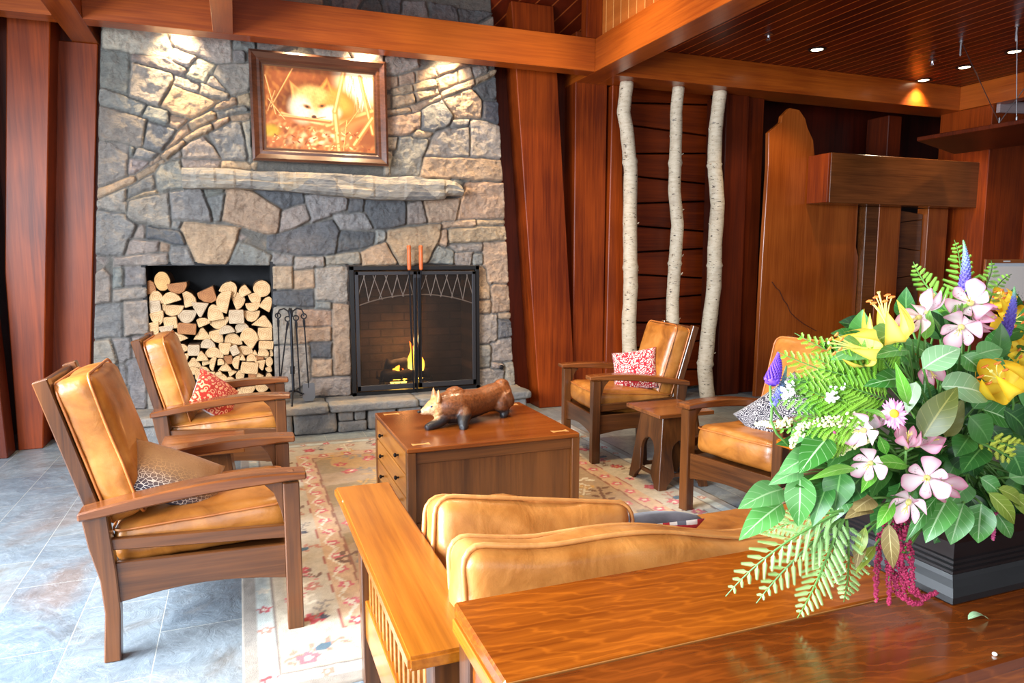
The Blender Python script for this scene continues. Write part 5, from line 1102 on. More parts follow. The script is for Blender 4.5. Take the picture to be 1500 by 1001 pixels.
# ------------------------------------------------------------ sofa
sf = thing('oak_sofa', 'slatted oak sofa with tan leather cushions seen from behind the console', 'sofa', (1.26, 1.79, 0))
def sx_(x): return x - 1.26
def sy_(y): return y - 1.79
for s in (-1, 1):
    xo = s * .905
    pts = [(xo - .088, sy_(1.25)), (xo + .088, sy_(1.25)), (xo + .088, sy_(2.2)), (xo + .092, sy_(2.335)), (xo - .092, sy_(2.335)), (xo - .088, sy_(2.2))]
    obj('arm', prism(pts, 'z', .620, .650, .006, seg=2), sofa_arm_w, sf)
    for y in (2.245, 1.32): obj('leg', hexa([(xo - .026, sy_(y) - .028, 0), (xo + .026, sy_(y) - .028, 0), (xo + .026, sy_(y) + .028, 0), (xo - .026, sy_(y) + .028, 0), (xo - .030, sy_(y) - .032, .62), (xo + .030, sy_(y) - .032, .62), (xo + .030, sy_(y) + .032, .62), (xo - .030, sy_(y) + .032, .62)]), chair_z, sf)
    obj('side_rail', box(xo - .018, xo + .018, sy_(1.34), sy_(2.22), .17, .30, .003), sofa_arm_w, sf)
    obj('top_rail', box(xo - .016, xo + .016, sy_(1.34), sy_(2.22), .57, .622, .003), sofa_arm_w, sf)
    for k in range(15): y = sy_(1.40 + .056 * k); obj('slat', box(xo - .009, xo + .009, y - .011, y + .011, .29, .58, .001), drawer_w, sf)
obj('back_rail', box(-.89, .89, sy_(1.29), sy_(1.33), .45, .60, .003), chair_x, sf)
obj('front_rail', box(-.89, .89, sy_(2.22), sy_(2.25), .17, .30, .003), chair_x, sf)
obj('seat_deck', box(-.885, .885, sy_(1.34), sy_(2.22), .24, .27, .003), chair_x, sf)
for i in range(2):
    w = .80; sc = cushion(w, .80, .15, .045, .02, .005, 20, 30 + i); M = Matrix.Translation((-.42 + .84 * i, sy_(1.83), .35)); sc.transform(M)
    o = obj('seat_cushion', sc, tan_leather, sf, True); pp = piping(w, .80, .15, .045, .005, (1,)); pp.transform(M); obj('piping', pp, pale_pipe, o, True)
# long back cushion along the back, sagging towards the right
CW, CH = 1.70, .40
sc = cushion(CW, CH, .15, .05, .02, .013, 50, 41)
pp = piping(CW, CH, .15, .05, .007, (1, -1), 4)
for m in (sc, pp):
    for v in m.verts:
        u = (v.co.x + CW / 2) / CW; top = max(0, v.co.y / (CH / 2)); v.co.y -= top * (.075 * sstep(.02, .55, u) + .012 * math.sin(u * 17))
        if u < .12: v.co.y += (.12 - u) * .12 * top
M = basis((1, 0, 0), (0, .20, .98), (0, -.98, .20), (sx_(1.27), sy_(1.425), .572)); sc.transform(M); pp.transform(M)
bcu = obj('back_cushion', sc, sofa_leather, sf, True); obj('piping', pp, pale_pipe, bcu, True)
st = NB()
for dx in (0, .012):
    P = [M @ Vector((-.46 + dx, -CH / 2 + .06 + (CH - .17) * k / 10, .075 + .021 * (1 - abs(k / 5 - 1) ** 2) * .62)) for k in range(11)]; tube(P, .0022, 5, st)
obj('seam', st, pale_pipe, bcu, True)
# loose cushion pulled forward
lc = thing('loose_sofa_cushion', 'loose tan leather cushion with pale piping tipped forward on the sofa', 'cushion', (.745, 1.80, .535), 0)
sc = cushion(.62, .36, .13, .05, .022, .013, 30, 52); pp = piping(.62, .36, .13, .05, .0065, (1, -1), 9); M = basis((math.cos(R(9)), 0, -math.sin(R(9))), (math.sin(R(9)) * .9, .30, .95), (0, -.95, .30)); M.col[2] = Vector(M.col[0].to_3d().cross(M.col[1].to_3d()).normalized()).to_4d(); M.col[2][3] = 0; M.col[3] = (0, 0, 0, 1)
for m in (sc, pp): m.transform(M)
o = obj('cover', sc, sofa_leather, lc, True); obj('piping', pp, pale_pipe, o, True)
throw('dark grey pillow with a plaid front lying on the sofa seat', (1.235, 2.0, .485), .36, .22, .12, (.05, .55, .80), (1, 0, .10), fabric('charcoal_cloth', lambda k: (k.ramp(k.noise(k.coords(), 9, 3), [(0.3, lin(62, 62, 70)), (0.7, lin(92, 90, 98))]), None)), fabric('plaid_cloth', tartan))
throw('white and grey pillow just peeking over the loose leather cushion', (.78, 2.06, .505), .34, .33, .12, (0, .80, .55), (1, .1, 0), fabric('checked_cloth', tartan))

# ------------------------------------------------------------ console table behind the sofa
cn = thing('console_table', 'long quarter-sawn oak console table in the foreground carrying the flowers', 'console table', (1.30, .975, 0))
obj('top_board', box(-.95, .95, -.022, .250, .730, .760, .004), console_w, cn)
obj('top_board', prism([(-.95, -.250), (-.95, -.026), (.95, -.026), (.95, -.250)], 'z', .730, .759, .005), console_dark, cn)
obj('groove_strip', box(-.95, .95, -.0262, -.0238, .728, .7588, 0), plain('pale_joint_strip', lin(150, 96, 44), .4), cn)  # thin pale strip between the two top boards
for s in (-1, 1):
    obj('end_apron', box(s * .925 - .012, s * .925 + .012, -.225, .225, .60, .730, .003), console_w, cn)
    obj('end_cleat', box(s * .9485 - .006, s * .9485 + .006, -.246, .246, .704, .731, .002), sofa_arm_w, cn)
    for y in (-.205, .205): obj('leg', box(s * .915 - .03, s * .915 + .03, y - .03, y + .03, 0, .705, .003), chair_z, cn)
for y in (-.222, .222): obj('long_apron', box(-.9, .9, y - .012, y + .012, .60, .730, .003), console_w, cn)
obj('screw', lathe([(.004, 0), (.004, .002), (.001, .0035)], 10, Matrix.Translation((-.9545, -.16, .718)) @ Matrix.Rotation(R(-90), 4, 'Y')), steel, cn)

# ------------------------------------------------------------ lights, sprinklers and hanging board at the right
EYEV0 = Vector((0, 0, EYE))
glow = NT('lamp_glow'); e = glow.add('ShaderNodeEmission'); e.inputs['Color'].default_value = (1, .80, .52, 1); e.inputs['Strength'].default_value = 7.0; glow.link(e.outputs[0], glow.n['Material Output'].inputs['Surface']); glow_m = glow.m
DL = ((4.888, 5.199, 'downlight above the carved mountain panel, farthest left of the ceiling downlights'), (6.754, 5.663, 'downlight close to the beam with a warm arc of light on it'), (6.674, 5.152, 'downlight crossed by the slanting cable of the hanging board'), (6.593, 4.617, 'bright downlight at the right edge beside the upright cable'))
for x, y, lb in DL:
    t = thing('recessed_downlight', lb, 'ceiling light', (x, y, 3.25), 0, 'recessed ceiling downlights')
    obj('trim_ring', lathe([(.052, 0), (.075, 0), (.078, -.006), (.066, -.011), (.052, -.006), (.050, .0)], 28), black_paint, t)
    obj('lens', lathe([(.001, -.003), (.05, -.003), (.05, -.006), (.001, -.008)], 24), glow_m, t)
    lamp('downlight_light', 'SPOT', (x, y, 3.20), (x, y, 0), 45, (1, .76, .46), spot_size=R(105), spot_blend=.6, shadow_soft_size=.05)
_s = EYEV0 + ray(1042, 18) * ((3.25 - EYE) / ray(1042, 18).z)
for x, y, lb in ((_s.x, _s.y, 'chrome sprinkler head nearest the crossing beams at the top'), (4.19, 5.008, 'chrome sprinkler head on the dark board ceiling above the birch poles'), (6.165, 5.088, 'chrome sprinkler head between the ceiling downlights at right')):
    t = thing('fire_sprinkler', lb, 'sprinkler', (x, y, 3.25))
    obj('escutcheon', lathe([(.001, 0), (.032, 0), (.034, -.006), (.014, -.012), (.010, -.03), (.001, -.03)], 18), steel, t)
    obj('deflector', lathe([(.001, -.048), (.022, -.048), (.022, -.051), (.001, -.053)], 16), steel, t); obj('frame_arm', tube([(-.012, 0, -.025), (-.014, 0, -.04), (0, 0, -.05), (.014, 0, -.04), (.012, 0, -.025)], .003, 6), steel, t)
hb_ = thing('hanging_board', 'thin dark wood board hung on steel cables from the ceiling at right', 'hanging sign board', (6.0, 4.6, 2.45))
HBO = Vector((6.0, 4.6, 2.45))
obj('board', prism([(-.24, .26), (.83, .72), (1.0, -.9), (-.20, -1.1)], 'z', 0, .035, .004), cherry_dark, hb_)
V_ = Vector((5.785, 4.13, 2.487))
for a, b2, lb in ((Vector((5.86, 4.572, 3.25)), V_, 0), (Vector((5.80, 3.55, 3.25)), V_, 1), (Vector((5.888, 4.118, 3.25)), Vector((5.87, 4.05, 2.487)), 2)):
    o = obj('cable', tube([a - HBO, b2 - HBO], .0035, 6), steel, hb_)
    obj('anchor', lathe([(.001, 0), (.018, 0), (.018, -.012), (.010, -.016), (.010, -.11), (.004, -.125)], 12, Matrix.Translation(a - HBO)), steel, o); obj('clip', lathe([(.001, .05), (.008, .04), (.008, 0), (.001, 0)], 10, Matrix.Translation(b2 - HBO)), steel, o)
sgn = NB(); prism([(0, 0), (0, .115), (.9, .155), (.9, .04)], 'y', -.02, .02, .002, None, sgn)
o = tag(obj('wall_board', sgn, wood('daylit_board', lin(150, 132, 134), lin(186, 168, 168), 'x', .35)), 'pale greyish board fixed on the tall cherry column at the right edge', 'board'); o.location = (7.49, 5.37, 2.915)  # reflected daylight is put into the greyish colour of this board
# reception counter (hidden behind the bouquet) with a framed notice standing on it
rc = thing('reception_counter', 'dark wood reception counter behind the bouquet at the far right', 'counter', (7.0, 4.75, 0))
obj('counter_top', box(-.85, 1.3, -.38, .30, .93, .97, .004), cherry_x, rc); obj('front_panel', box(-.8, 1.25, -.32, .25, 0, .93, .004), cherry_dark, rc)
fn = thing('framed_notice', 'small wooden framed notice standing upright behind the flowers at right edge', 'picture frame', (6.66, 4.52, .971), R(-6))
fw = NB(); w, h = .66, .42
box(-w / 2, w / 2, -.012, .012, h - .035, h, .002, None, fw); box(-w / 2, w / 2, -.012, .012, 0, .035, .002, None, fw); box(-w / 2, -w / 2 + .035, -.012, .012, .035, h - .035, .002, None, fw); box(w / 2 - .035, w / 2, -.012, .012, .035, h - .035, .002, None, fw)
obj('frame', fw, wood('notice_frame', lin(128, 66, 30), lin(170, 98, 50), 'x'), fn)
def notice_mat():
    k = NT('notice_sheet'); s = k.add('ShaderNodeSeparateXYZ'); k.link(k.coords(), s.inputs[0])
    c = k.mix(k.math('GREATER_THAN', s.outputs[2], .355), lin(238, 226, 216), lin(206, 210, 216)); n = k.noise(k.coords((30, 1, 90)), 1, 3)
    return k, k.mix(k.math('MULTIPLY', k.math('GREATER_THAN', n, .60), k.math('LESS_THAN', s.outputs[2], .13)), c, lin(120, 112, 108))
k, c = notice_mat(); k.color(c); obj('sheet', box(-w / 2 + .03, w / 2 - .03, -.004, .004, .03, h - .03, 0), k.set(.5), fn)
obj('title_plate', box(-.13, -.05, -.0135, -.011, h - .024, h - .012, 0), plain('white_plate', lin(226, 224, 220), .4), fn)
# ------------------------------------------------------------ planter and flowers on the console
pt = thing('flower_planter', 'low black square planter with moulded ridges under the bouquet', 'planter', (1.395, 1.045, .760))
def sq_loft(prof, hx, hy):
    bm = NB(); L = []
    for o_, z in prof: L.append([bm.verts.new((sx * (hx - o_), sy * (hy - o_), z)) for sx, sy in ((-1, -1), (1, -1), (1, 1), (-1, 1))])
    for A, B in zip(L, L[1:]):
        for i in range(4): bm.faces.new((A[i], A[(i + 1) % 4], B[(i + 1) % 4], B[i]))
    bm.faces.new(L[0][::-1]); bm.faces.new(L[-1]); return bm
HX, HY = .187, .165

lacq = plain('black_lacquer', lin(10, 10, 12), .34, 0, .25, .3, 12, .05)
lacq.node_tree.nodes['Principled BSDF'].inputs['Specular IOR Level'].default_value = .3
obj('body', sq_loft([(.002, 0), (0, .003), (.001, .014), (.006, .030), (.013, .042), (.017, .050), (.0155, .052), (.0155, .057), (.018, .060), (.0165, .062), (.0165, .067), (.019, .070), (.0175, .072), (.0175, .077), (.020, .080), (.018, .110), (.012, .140), (.010, .150), (.016, .150), (.020, .140)], HX, HY), lacq, pt)
obj('flower_foam', box(-HX + .03, HX - .03, -HY + .03, HY - .03, .135, .19, .01), plain('wet_floral_foam', lin(36, 62, 40), .9), pt)
HUB = Vector((1.395, 1.045, .92))
EYEV = Vector((0, 0, EYE))
def bY(px, py): return 1.02 - .17 * math.sqrt(max(0, 1 - ((px - 1400) / 320) ** 2 - ((py - 610) / 290) ** 2))
def P3(px, py, dY=0.0): return at(px, py, bY(px, py) + dY)
def sc_at(p): return (p - EYEV).dot(_fw) / FPX            # metres per pixel there
class Leaves:
    def __init__(s): s.v = []; s.f = []; s.c = []
    def leaf(s, base, tip, width, nrm, shape='ovate', droop=.12, fold=.18, rnd=None, n=9, m=4, wave=0.0):
        base, tip = Vector(base), Vector(tip); ax = tip - base; L = ax.length; ax.normalize(); nr = Vector(nrm); nr = (nr - ax * nr.dot(ax)).normalized(); sd = ax.cross(nr)
        rnd = random.random() if rnd is None else rnd; o = len(s.v)
        for i in range(n + 1):
            t = i / n
            if shape == 'ovate': w = math.sin(math.pi * t ** .72) ** .85
            elif shape == 'lance': w = math.sin(math.pi * t ** .85) ** 1.1
            elif shape == 'petal': w = max(0.0, math.sin(math.pi * min(1, .12 + .86 * t ** 1.15))) ** .75 * (.32 + .68 * t) * 1.2 * (1 - t ** 4 * .55)
            elif shape == 'lily': w = math.sin(math.pi * (.06 + .94 * t) ** .9) ** .8
            w = max(w, .02) * width / 2
            c = base + ax * (L * t) + nr * (L * (droop * (math.sin(math.pi * t) - .9 * t * t * 1.2)))
            for j in range(-m, m + 1):
                q = j / m; s.v.append(c + sd * (w * q) + nr * (w * fold * abs(q) ** 1.3 + wave * w * math.sin(t * 9 + rnd * 20) * abs(q) ** 2)); s.c.append((t, abs(q), rnd))
        k = 2 * m + 1
        for i in range(n):
            for j in range(2 * m): a = o + i * k + j; s.f.append((a, a + 1, a + k + 1, a + k))
    def make(s, name, mat, parent=None):
        o = obj(name, (s.v, s.f), mat, parent, True); set_colors(o, s.c, 'blade'); return o
def blade_mat(name, stops, vein, rough=.35, trans=.25, veins=True):
    k = NT(name); a = k.add('ShaderNodeVertexColor', layer_name='blade'); s = k.add('ShaderNodeSeparateColor'); k.link(a.outputs['Color'], s.inputs[0]); t, q, r = s.outputs[0], s.outputs[1], s.outputs[2]
    n = k.noise(k.coords((1, 1, 1)), 22, 3)
    c = k.ramp(k.math('ADD', k.math('MULTIPLY', r, .65), k.math('MULTIPLY', n, .35)), stops)
    mid = k.math('LESS_THAN', q, .055)
    if veins:
        vv = k.math('LESS_THAN', k.math('FRACT', k.math('SUBTRACT', k.math('MULTIPLY', t, 6.0), k.math('MULTIPLY', q, 1.3))), .075); mid = k.math('MAXIMUM', mid, k.math('MULTIPLY', vv, .45))
        k.bump(k.math('SUBTRACT', 1.0, vv), .25, .002)
    c = k.mix(mid, c, vein); k.color(c); k.set(rough, 0, 0, .5)
    tl = k.add('ShaderNodeBsdfTranslucent'); k.link(c, tl.inputs[0]); mx = k.add('ShaderNodeMixShader'); mx.inputs[0].default_value = trans
    k.link(k.b.outputs[0], mx.inputs[1]); k.link(tl.outputs[0], mx.inputs[2]); k.link(mx.outputs[0], k.n['Material Output'].inputs['Surface']); return k.m
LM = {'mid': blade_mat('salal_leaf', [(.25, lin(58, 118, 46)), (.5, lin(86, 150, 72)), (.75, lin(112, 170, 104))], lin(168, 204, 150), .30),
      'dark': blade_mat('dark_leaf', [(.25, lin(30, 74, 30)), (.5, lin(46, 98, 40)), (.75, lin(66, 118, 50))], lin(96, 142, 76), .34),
      'bright': blade_mat('fresh_blade_leaf', [(.25, lin(84, 160, 44)), (.6, lin(112, 180, 62)), (.8, lin(142, 196, 90))], lin(170, 214, 120), .34, .3),
      'pale': blade_mat('pale_leaf_underside', [(.25, lin(140, 182, 132)), (.6, lin(164, 198, 152)), (.8, lin(184, 208, 172))], lin(206, 226, 190), .42),
      'olive': blade_mat('olive_leaf', [(.25, lin(76, 82, 30)), (.6, lin(92, 96, 40)), (.8, lin(106, 104, 48))], lin(120, 116, 58), .4, .2),
      'dry': blade_mat('dry_leaf', [(.25, lin(116, 98, 54)), (.6, lin(146, 126, 76)), (.8, lin(176, 160, 112))], lin(186, 168, 116), .6, .2),
      'yellowgreen': blade_mat('yellow_green_leaf', [(.25, lin(124, 146, 48)), (.6, lin(146, 164, 66)), (.8, lin(160, 174, 84))], lin(186, 196, 110), .4)}
stem_m = plain('green_stem', lin(84, 128, 54), .5); stem_br = plain('brown_twig', lin(112, 78, 50), .6)
def branch(lab, kind, leaves, joint=None, group=None, stem_mat=None, name='leafy_branch'):
    t = thing(name, lab, 'foliage', HUB, 0, group); Lv = Leaves(); st = NB()
    c = Vector((0, 0, 0)); nb = []
    for (x0, y0, x1, y1, w, *ex) in leaves:
        sh = ex[0] if ex else 'ovate'; dY = ex[1] if len(ex) > 1 else 0.0; tiltx = ex[2] if len(ex) > 2 else 0.0
        b = P3(x0, y0, dY); yt = b.y - .012 + random.uniform(-.012, .012); e = at(x1, y1, yt)
        cd = (EYEV - b).normalized(); nr = (cd + Vector((0, 0, .45)) + _rt * (tiltx + random.uniform(-.15, .15))).normalized()
        Lv.leaf(b - HUB, e - HUB, w * sc_at(b), nr, sh, .08, .15, None, wave=.06); nb.append(b)
        for q in (b,): c += q
    j = Vector(joint) if joint else (c / len(nb)).lerp(HUB, .35)
    Lv.make('leaves', LM[kind], t)
    for b in nb: tube([p - HUB for p in bez(j, j.lerp(b, .5) + Vector((0, 0, .012)), b, 5)], .0022, 5, st)
    tube([p - HUB for p in bez(HUB, HUB.lerp(j, .6) + Vector((0, 0, .05)), j, 6)], .003, 6, st); obj('stem', st, stem_mat or stem_m, t, True)
    return t
branch('glossy salal branch reaching out farthest to the left over the sofa', 'mid', [(1147, 717, 1085, 741, 42), (1146, 738, 1084, 788, 40), (1172, 696, 1170, 772, 44), (1198, 664, 1142, 692, 38), (1214, 640, 1172, 690, 46), (1176, 690, 1128, 708, 26)], None, None, stem_br)
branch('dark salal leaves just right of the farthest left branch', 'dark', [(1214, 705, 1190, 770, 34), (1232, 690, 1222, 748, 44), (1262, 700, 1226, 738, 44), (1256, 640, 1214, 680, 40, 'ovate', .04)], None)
branch('long bright green blades between the pink flowers at left', 'bright', [(1254, 687, 1188, 699, 17, 'lance'), (1330, 683, 1274, 676, 24, 'lance'), (1282, 690, 1262, 720, 18, 'lance'), (1310, 735, 1284, 774, 20, 'lance'), (1288, 640, 1300, 668, 16, 'lance')], None)
branch('broad green leaves drooping over the left front of the black planter', 'mid', [(1390, 728, 1356, 793, 44), (1372, 728, 1326, 793, 20, 'lance'), (1412, 738, 1392, 798, 40), (1438, 738, 1432, 797, 42), (1420, 710, 1385, 745, 36, 'ovate', .03)], None)
branch('yellowing leaves hanging at the right front of the black planter', 'yellowgreen', [(1448, 722, 1492, 770, 26), (1462, 716, 1504, 742, 24), (1480, 725, 1520, 760, 26)], None)
branch('narrow green leaves behind the yellowing ones above the planter', 'mid', [(1452, 742, 1486, 793, 24), (1436, 700, 1470, 728, 28, 'ovate', .02), (1478, 700, 1512, 700, 30, 'ovate', .02)], None)
branch('large pale green veined leaf right below the upper pink flowers', 'pale', [(1352, 540, 1408, 508, 42, 'ovate', -.02), (1378, 566, 1456, 580, 52, 'ovate', -.01), (1342, 560, 1328, 606, 22, 'ovate', -.01)], None)
branch('olive brown leaf with dark tips in the middle of the bouquet', 'olive', [(1352, 640, 1402, 566, 46, 'ovate', -.03), (1385, 640, 1410, 585, 30, 'ovate', -.01)], None)
branch('green leaves tucked under the left yellow lilies', 'mid', [(1280, 508, 1222, 522, 48, 'ovate', .02), (1318, 485, 1262, 512, 40, 'ovate', .02), (1330, 514, 1272, 522, 22, 'ovate', -.01), (1330, 556, 1270, 562, 34, 'ovate', .0), (1276, 540, 1224, 566, 34, 'ovate', .03), (1336, 500, 1290, 490, 24, 'ovate', .03)], None)
branch('yellow green upright blade in the centre of the bouquet', 'bright', [(1330, 592, 1313, 535, 18, 'lance', -.02), (1300, 618, 1268, 598, 12, 'lance', -.02), (1355, 498, 1362, 455, 20, 'lance', .0)], None)
branch('withered brown leaf hanging down beside the maroon tassels', 'dry', [(1302, 768, 1308, 836, 24, 'ovate', -.02), (1276, 745, 1240, 756, 24, 'ovate', -.02), (1262, 790, 1254, 832, 18, 'ovate', .0), (1278, 730, 1250, 748, 30, 'ovate', -.015)], None)
branch('dusty green leaves low beside the cedar sprays', 'yellowgreen', [(1282, 800, 1254, 838, 16, 'lance'), (1268, 772, 1256, 818, 16, 'lance')], None)
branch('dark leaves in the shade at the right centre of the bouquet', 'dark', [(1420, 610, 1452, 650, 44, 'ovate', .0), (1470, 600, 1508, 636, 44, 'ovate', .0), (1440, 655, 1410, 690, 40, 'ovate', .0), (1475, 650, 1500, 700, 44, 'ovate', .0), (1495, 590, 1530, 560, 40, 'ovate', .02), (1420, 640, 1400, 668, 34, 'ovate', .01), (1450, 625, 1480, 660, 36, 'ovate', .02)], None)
branch('broad shadowed leaves behind the cup-shaped yellow lily', 'mid', [(1440, 600, 1488, 622, 38, 'ovate', .01), (1490, 560, 1530, 600, 44, 'ovate', .02), (1430, 520, 1470, 510, 34, 'ovate', .03), (1490, 600, 1520, 640, 40, 'ovate', .03), (1410, 520, 1440, 545, 30, 'ovate', .03)], None)
branch('leaves shaded by the ferns left of the daisy', 'mid', [(1290, 560, 1240, 540, 34, 'ovate', .05), (1280, 590, 1220, 580, 34, 'ovate', .05), (1270, 615, 1205, 604, 34, 'ovate', .05), (1240, 560, 1190, 545, 28, 'ovate', .05), (1225, 600, 1168, 598, 28, 'ovate', .05)], None)
# deep filler sprigs: nothing tells them apart
rb = random.Random(21)
for b in range(12):
    ls = []
    for k in range(13):
        while True:
            px, py = rb.uniform(1190, 1550), rb.uniform(470, 770)
            if ((px - 1400) / 230) ** 2 + ((py - 615) / 165) ** 2 < 1: break
        a = math.atan2(py - 640, px - 1400) + rb.uniform(-.8, .8); l = rb.uniform(34, 58)
        ls.append((px, py, px + math.cos(a) * l, py + math.sin(a) * l, rb.uniform(24, 40), 'ovate', rb.uniform(.025, .12), rb.uniform(-.6, .6)))
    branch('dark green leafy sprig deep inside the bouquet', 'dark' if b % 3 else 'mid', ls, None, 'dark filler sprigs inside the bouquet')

# ---- cedar and fern sprays
def spray_mat(name, a, b):
    k = NT(name); k.color(k.ramp(k.noise(k.coords(), 18, 3), [(.3, a), (.7, b)])); k.set(.45, 0, 0, .4); return k.m
CED = spray_mat('cedar_green', lin(120, 166, 92), lin(166, 200, 130)); CEDY = spray_mat('fresh_cedar_green', lin(96, 150, 48), lin(138, 184, 76)); FERN = spray_mat('fern_green', lin(92, 150, 32), lin(140, 186, 64)); GOLD = spray_mat('golden_cedar', lin(150, 166, 40), lin(190, 196, 84))
def frond(lab, base, tip, width, mat, n=11, sub=4, bend=0.0, dY=(0, 0), group=None, thick=1.0, cat='foliage', name='cedar_frond'):
    b = P3(*base, dY[0]) if len(base) == 2 else at(*base); e = P3(*tip, dY[1]) if len(tip) == 2 else at(*tip)
    s = sc_at(b); t = thing(name, lab, cat, HUB, 0, group); bm = NB(); stm = NB()
    cd = (EYEV - b).normalized(); ax = (e - b); L = ax.length; axn = ax.normalized(); pr = axn.cross(cd).normalized(); nr = pr.cross(axn)
    mid = b.lerp(e, .5) + pr * bend * L + nr * .02
    P = bez(b, mid, e, 12); W = width * s
    def pos(t_): i = min(11, int(t_ * 12)); return P[i].lerp(P[i + 1], t_ * 12 - i)
    tube([p - HUB for p in P], [.0022 * thick * (1 - .7 * i / 12) for i in range(13)], 5, stm)
    for i in range(n):
        tt = .06 + .92 * i / n; p = pos(tt); a = (pos(min(1, tt + .05)) - p).normalized(); sd = a.cross(cd).normalized()
        for k in (-1, 1):
            l = W * 1.35 * (1 - tt) ** .75 * (.75 + .35 * random.random()) * min(1, .35 + tt * 3); d = (a * .80 + sd * k * .75 + nr * random.uniform(-.12, .12)).normalized(); q = p + d * l
            r = .0012 * thick
            tube([p - HUB, p.lerp(q, .5) - HUB, q - HUB], [r, r * 1.15, r * .35], 4, bm, flat=.5)
            m = max(4, int(l / .0042))
            for j in range(m):
                u = .18 + .78 * j / m; pp = p.lerp(q, u); sd2 = d.cross(cd).normalized()
                for kk in (-1, 1):
                    l2 = .0085 * (1 - u * .62) * min(1, l / .03 + .25); d2 = (d * .9 + sd2 * kk * .62).normalized(); tube([pp - HUB, pp + d2 * l2 * .55 - HUB, pp + d2 * l2 - HUB], [r * .8, r * 1.0, r * .3], 4, bm, flat=.5)
    obj('foliage', bm, mat, t); obj('stem', stm, stem_m, t); return t
G = 'cedar sprays lying over the console edge'
frond('cedar spray reaching farthest left over the console top', (1228, 752), (1063, 874, .985), 46, CED, 12, 7, .10, group=G, thick=1.3)
frond('cedar spray just below the farthest reaching one on the console', (1232, 760), (1108, 884, .965), 42, CED, 12, 7, .06, group=G, thick=1.3)
frond('long cedar spray hanging down to the groove of the console', (1230, 765), (1168, 906, .93), 46, CED, 13, 7, -.05, group=G, thick=1.3)
frond('cedar spray hanging nearest to the maroon tassels', (1240, 762), (1236, 882, .945), 42, CED, 12, 7, -.06, group=G, thick=1.3)
frond('upper left cedar spray pointing over the leather cushion', (1236, 748), (1118, 782, 1.0), 40, CED, 12, 7, .06, group=G, thick=1.3)
frond('short cedar spray between the hanging ones', (1236, 760), (1200, 850, .95), 38, CED, 11, 7, .02, group=G, thick=1.3)
G = 'upright cedar tips over the bouquet'
frond('cedar tip left of the tall blue spike at the top', (1404, 470), (1338, 384, 1.04), 34, CEDY, 11, 4, -.06, group=G, thick=1.2)
frond('tallest cedar tip rising beside the blue spike', (1408, 462), (1398, 352, 1.06), 34, CEDY, 12, 4, .04, group=G, thick=1.2)
frond('cedar tip right of the tall blue spike', (1420, 455), (1452, 382, 1.05), 26, CEDY, 9, 4, .05, group=G)
frond('thin dark cedar tip in front of the framed notice', (1440, 470), (1482, 402, 1.08), 24, CEDY, 9, 3, -.05, group=G)
frond('golden cedar spray at the right side of the bouquet', (1428, 646), (1500, 690), 22, GOLD, 8, 3, -.08, group='golden cedar at the right', thick=1.4)
frond('upper golden cedar spray at the right edge', (1436, 640), (1512, 656), 22, GOLD, 8, 3, .06, group='golden cedar at the right', thick=1.4)
G = 'soft fern sprays at the left of the bouquet'
for bx_, by_, tx_, ty_, w_, lb in ((1262, 560, 1140, 516, 34, 'topmost fern spray before the armchair back cushion'), (1258, 582, 1128, 590, 34, 'fern spray pointing left at the height of the blue spike'), (1256, 604, 1134, 630, 30, 'lowest fern spray over the cream plumes'), (1282, 540, 1164, 488, 30, 'fern spray rising left below the yellow lily'), (1290, 575, 1196, 540, 40, 'fern spray in the middle of the fern cluster'), (1300, 560, 1236, 512, 40, 'fern spray beneath the lily petals'), (1270, 590, 1172, 568, 40, 'dense fern spray beside the white buds'), (1290, 600, 1212, 610, 36, 'short fern spray above the pink flowers'), (1250, 640, 1170, 655, 26, 'fern spray peeking out under the cream plumes'), (1310, 550, 1276, 500, 34, 'upright fern spray right of the lily'), (1262, 575, 1150, 552, 36, 'fern spray just above the furry purple flower level'), (1272, 610, 1160, 606, 34, 'fern spray hidden behind the cream plume tips'), (1300, 585, 1225, 560, 44, 'broad fern spray left of the daisy'), (1276, 556, 1188, 520, 36, 'second fern spray below the left lily'), (1260, 625, 1185, 640, 32, 'fern spray right above the salal branch')):
    frond(lb, (bx_, by_), (tx_, ty_), w_ * 1.15, FERN, 11, 7, random.uniform(-.1, .1), (.01, 0), group=G, thick=1.0, name='fern_spray')

# ---- blossoms
def petal_mat(name, base, edge, blotch, thr=.5):
    k = NT(name); a = k.add('ShaderNodeVertexColor', layer_name='blade'); s = k.add('ShaderNodeSeparateColor'); k.link(a.outputs['Color'], s.inputs[0]); t, q, r = s.outputs[0], s.outputs[1], s.outputs[2]
    e = k.math('ADD', k.math('MULTIPLY', k.math('POWER', q, 2.2), .75), k.math('MULTIPLY', k.math('POWER', t, 3.0), .65)); n = k.noise(k.coords(), 30, 3)
    c = k.mix(k.ramp(k.math('MULTIPLY', e, k.math('ADD', .55, n)), [(thr - .35, (0, 0, 0)), (thr + .5, (1, 1, 1))]), base, edge)
    if blotch:
        st = k.math('MULTIPLY', k.math('GREATER_THAN', r, .5), k.math('MULTIPLY', k.math('LESS_THAN', k.math('ABSOLUTE', k.math('SUBTRACT', t, .46)), .12), k.math('GREATER_THAN', k.noise(k.coords((1, 1, 1)), 420, 2), .62))); c = k.mix(k.math('MULTIPLY', st, .85), c, blotch)
    k.color(c); k.set(.5, 0, 0, .3); tl = k.add('ShaderNodeBsdfTranslucent'); k.link(c, tl.inputs[0]); mx = k.add('ShaderNodeMixShader'); mx.inputs[0].default_value = .3
    k.link(k.b.outputs[0], mx.inputs[1]); k.link(tl.outputs[0], mx.inputs[2]); k.link(mx.outputs[0], k.n['Material Output'].inputs['Surface']); return k.m
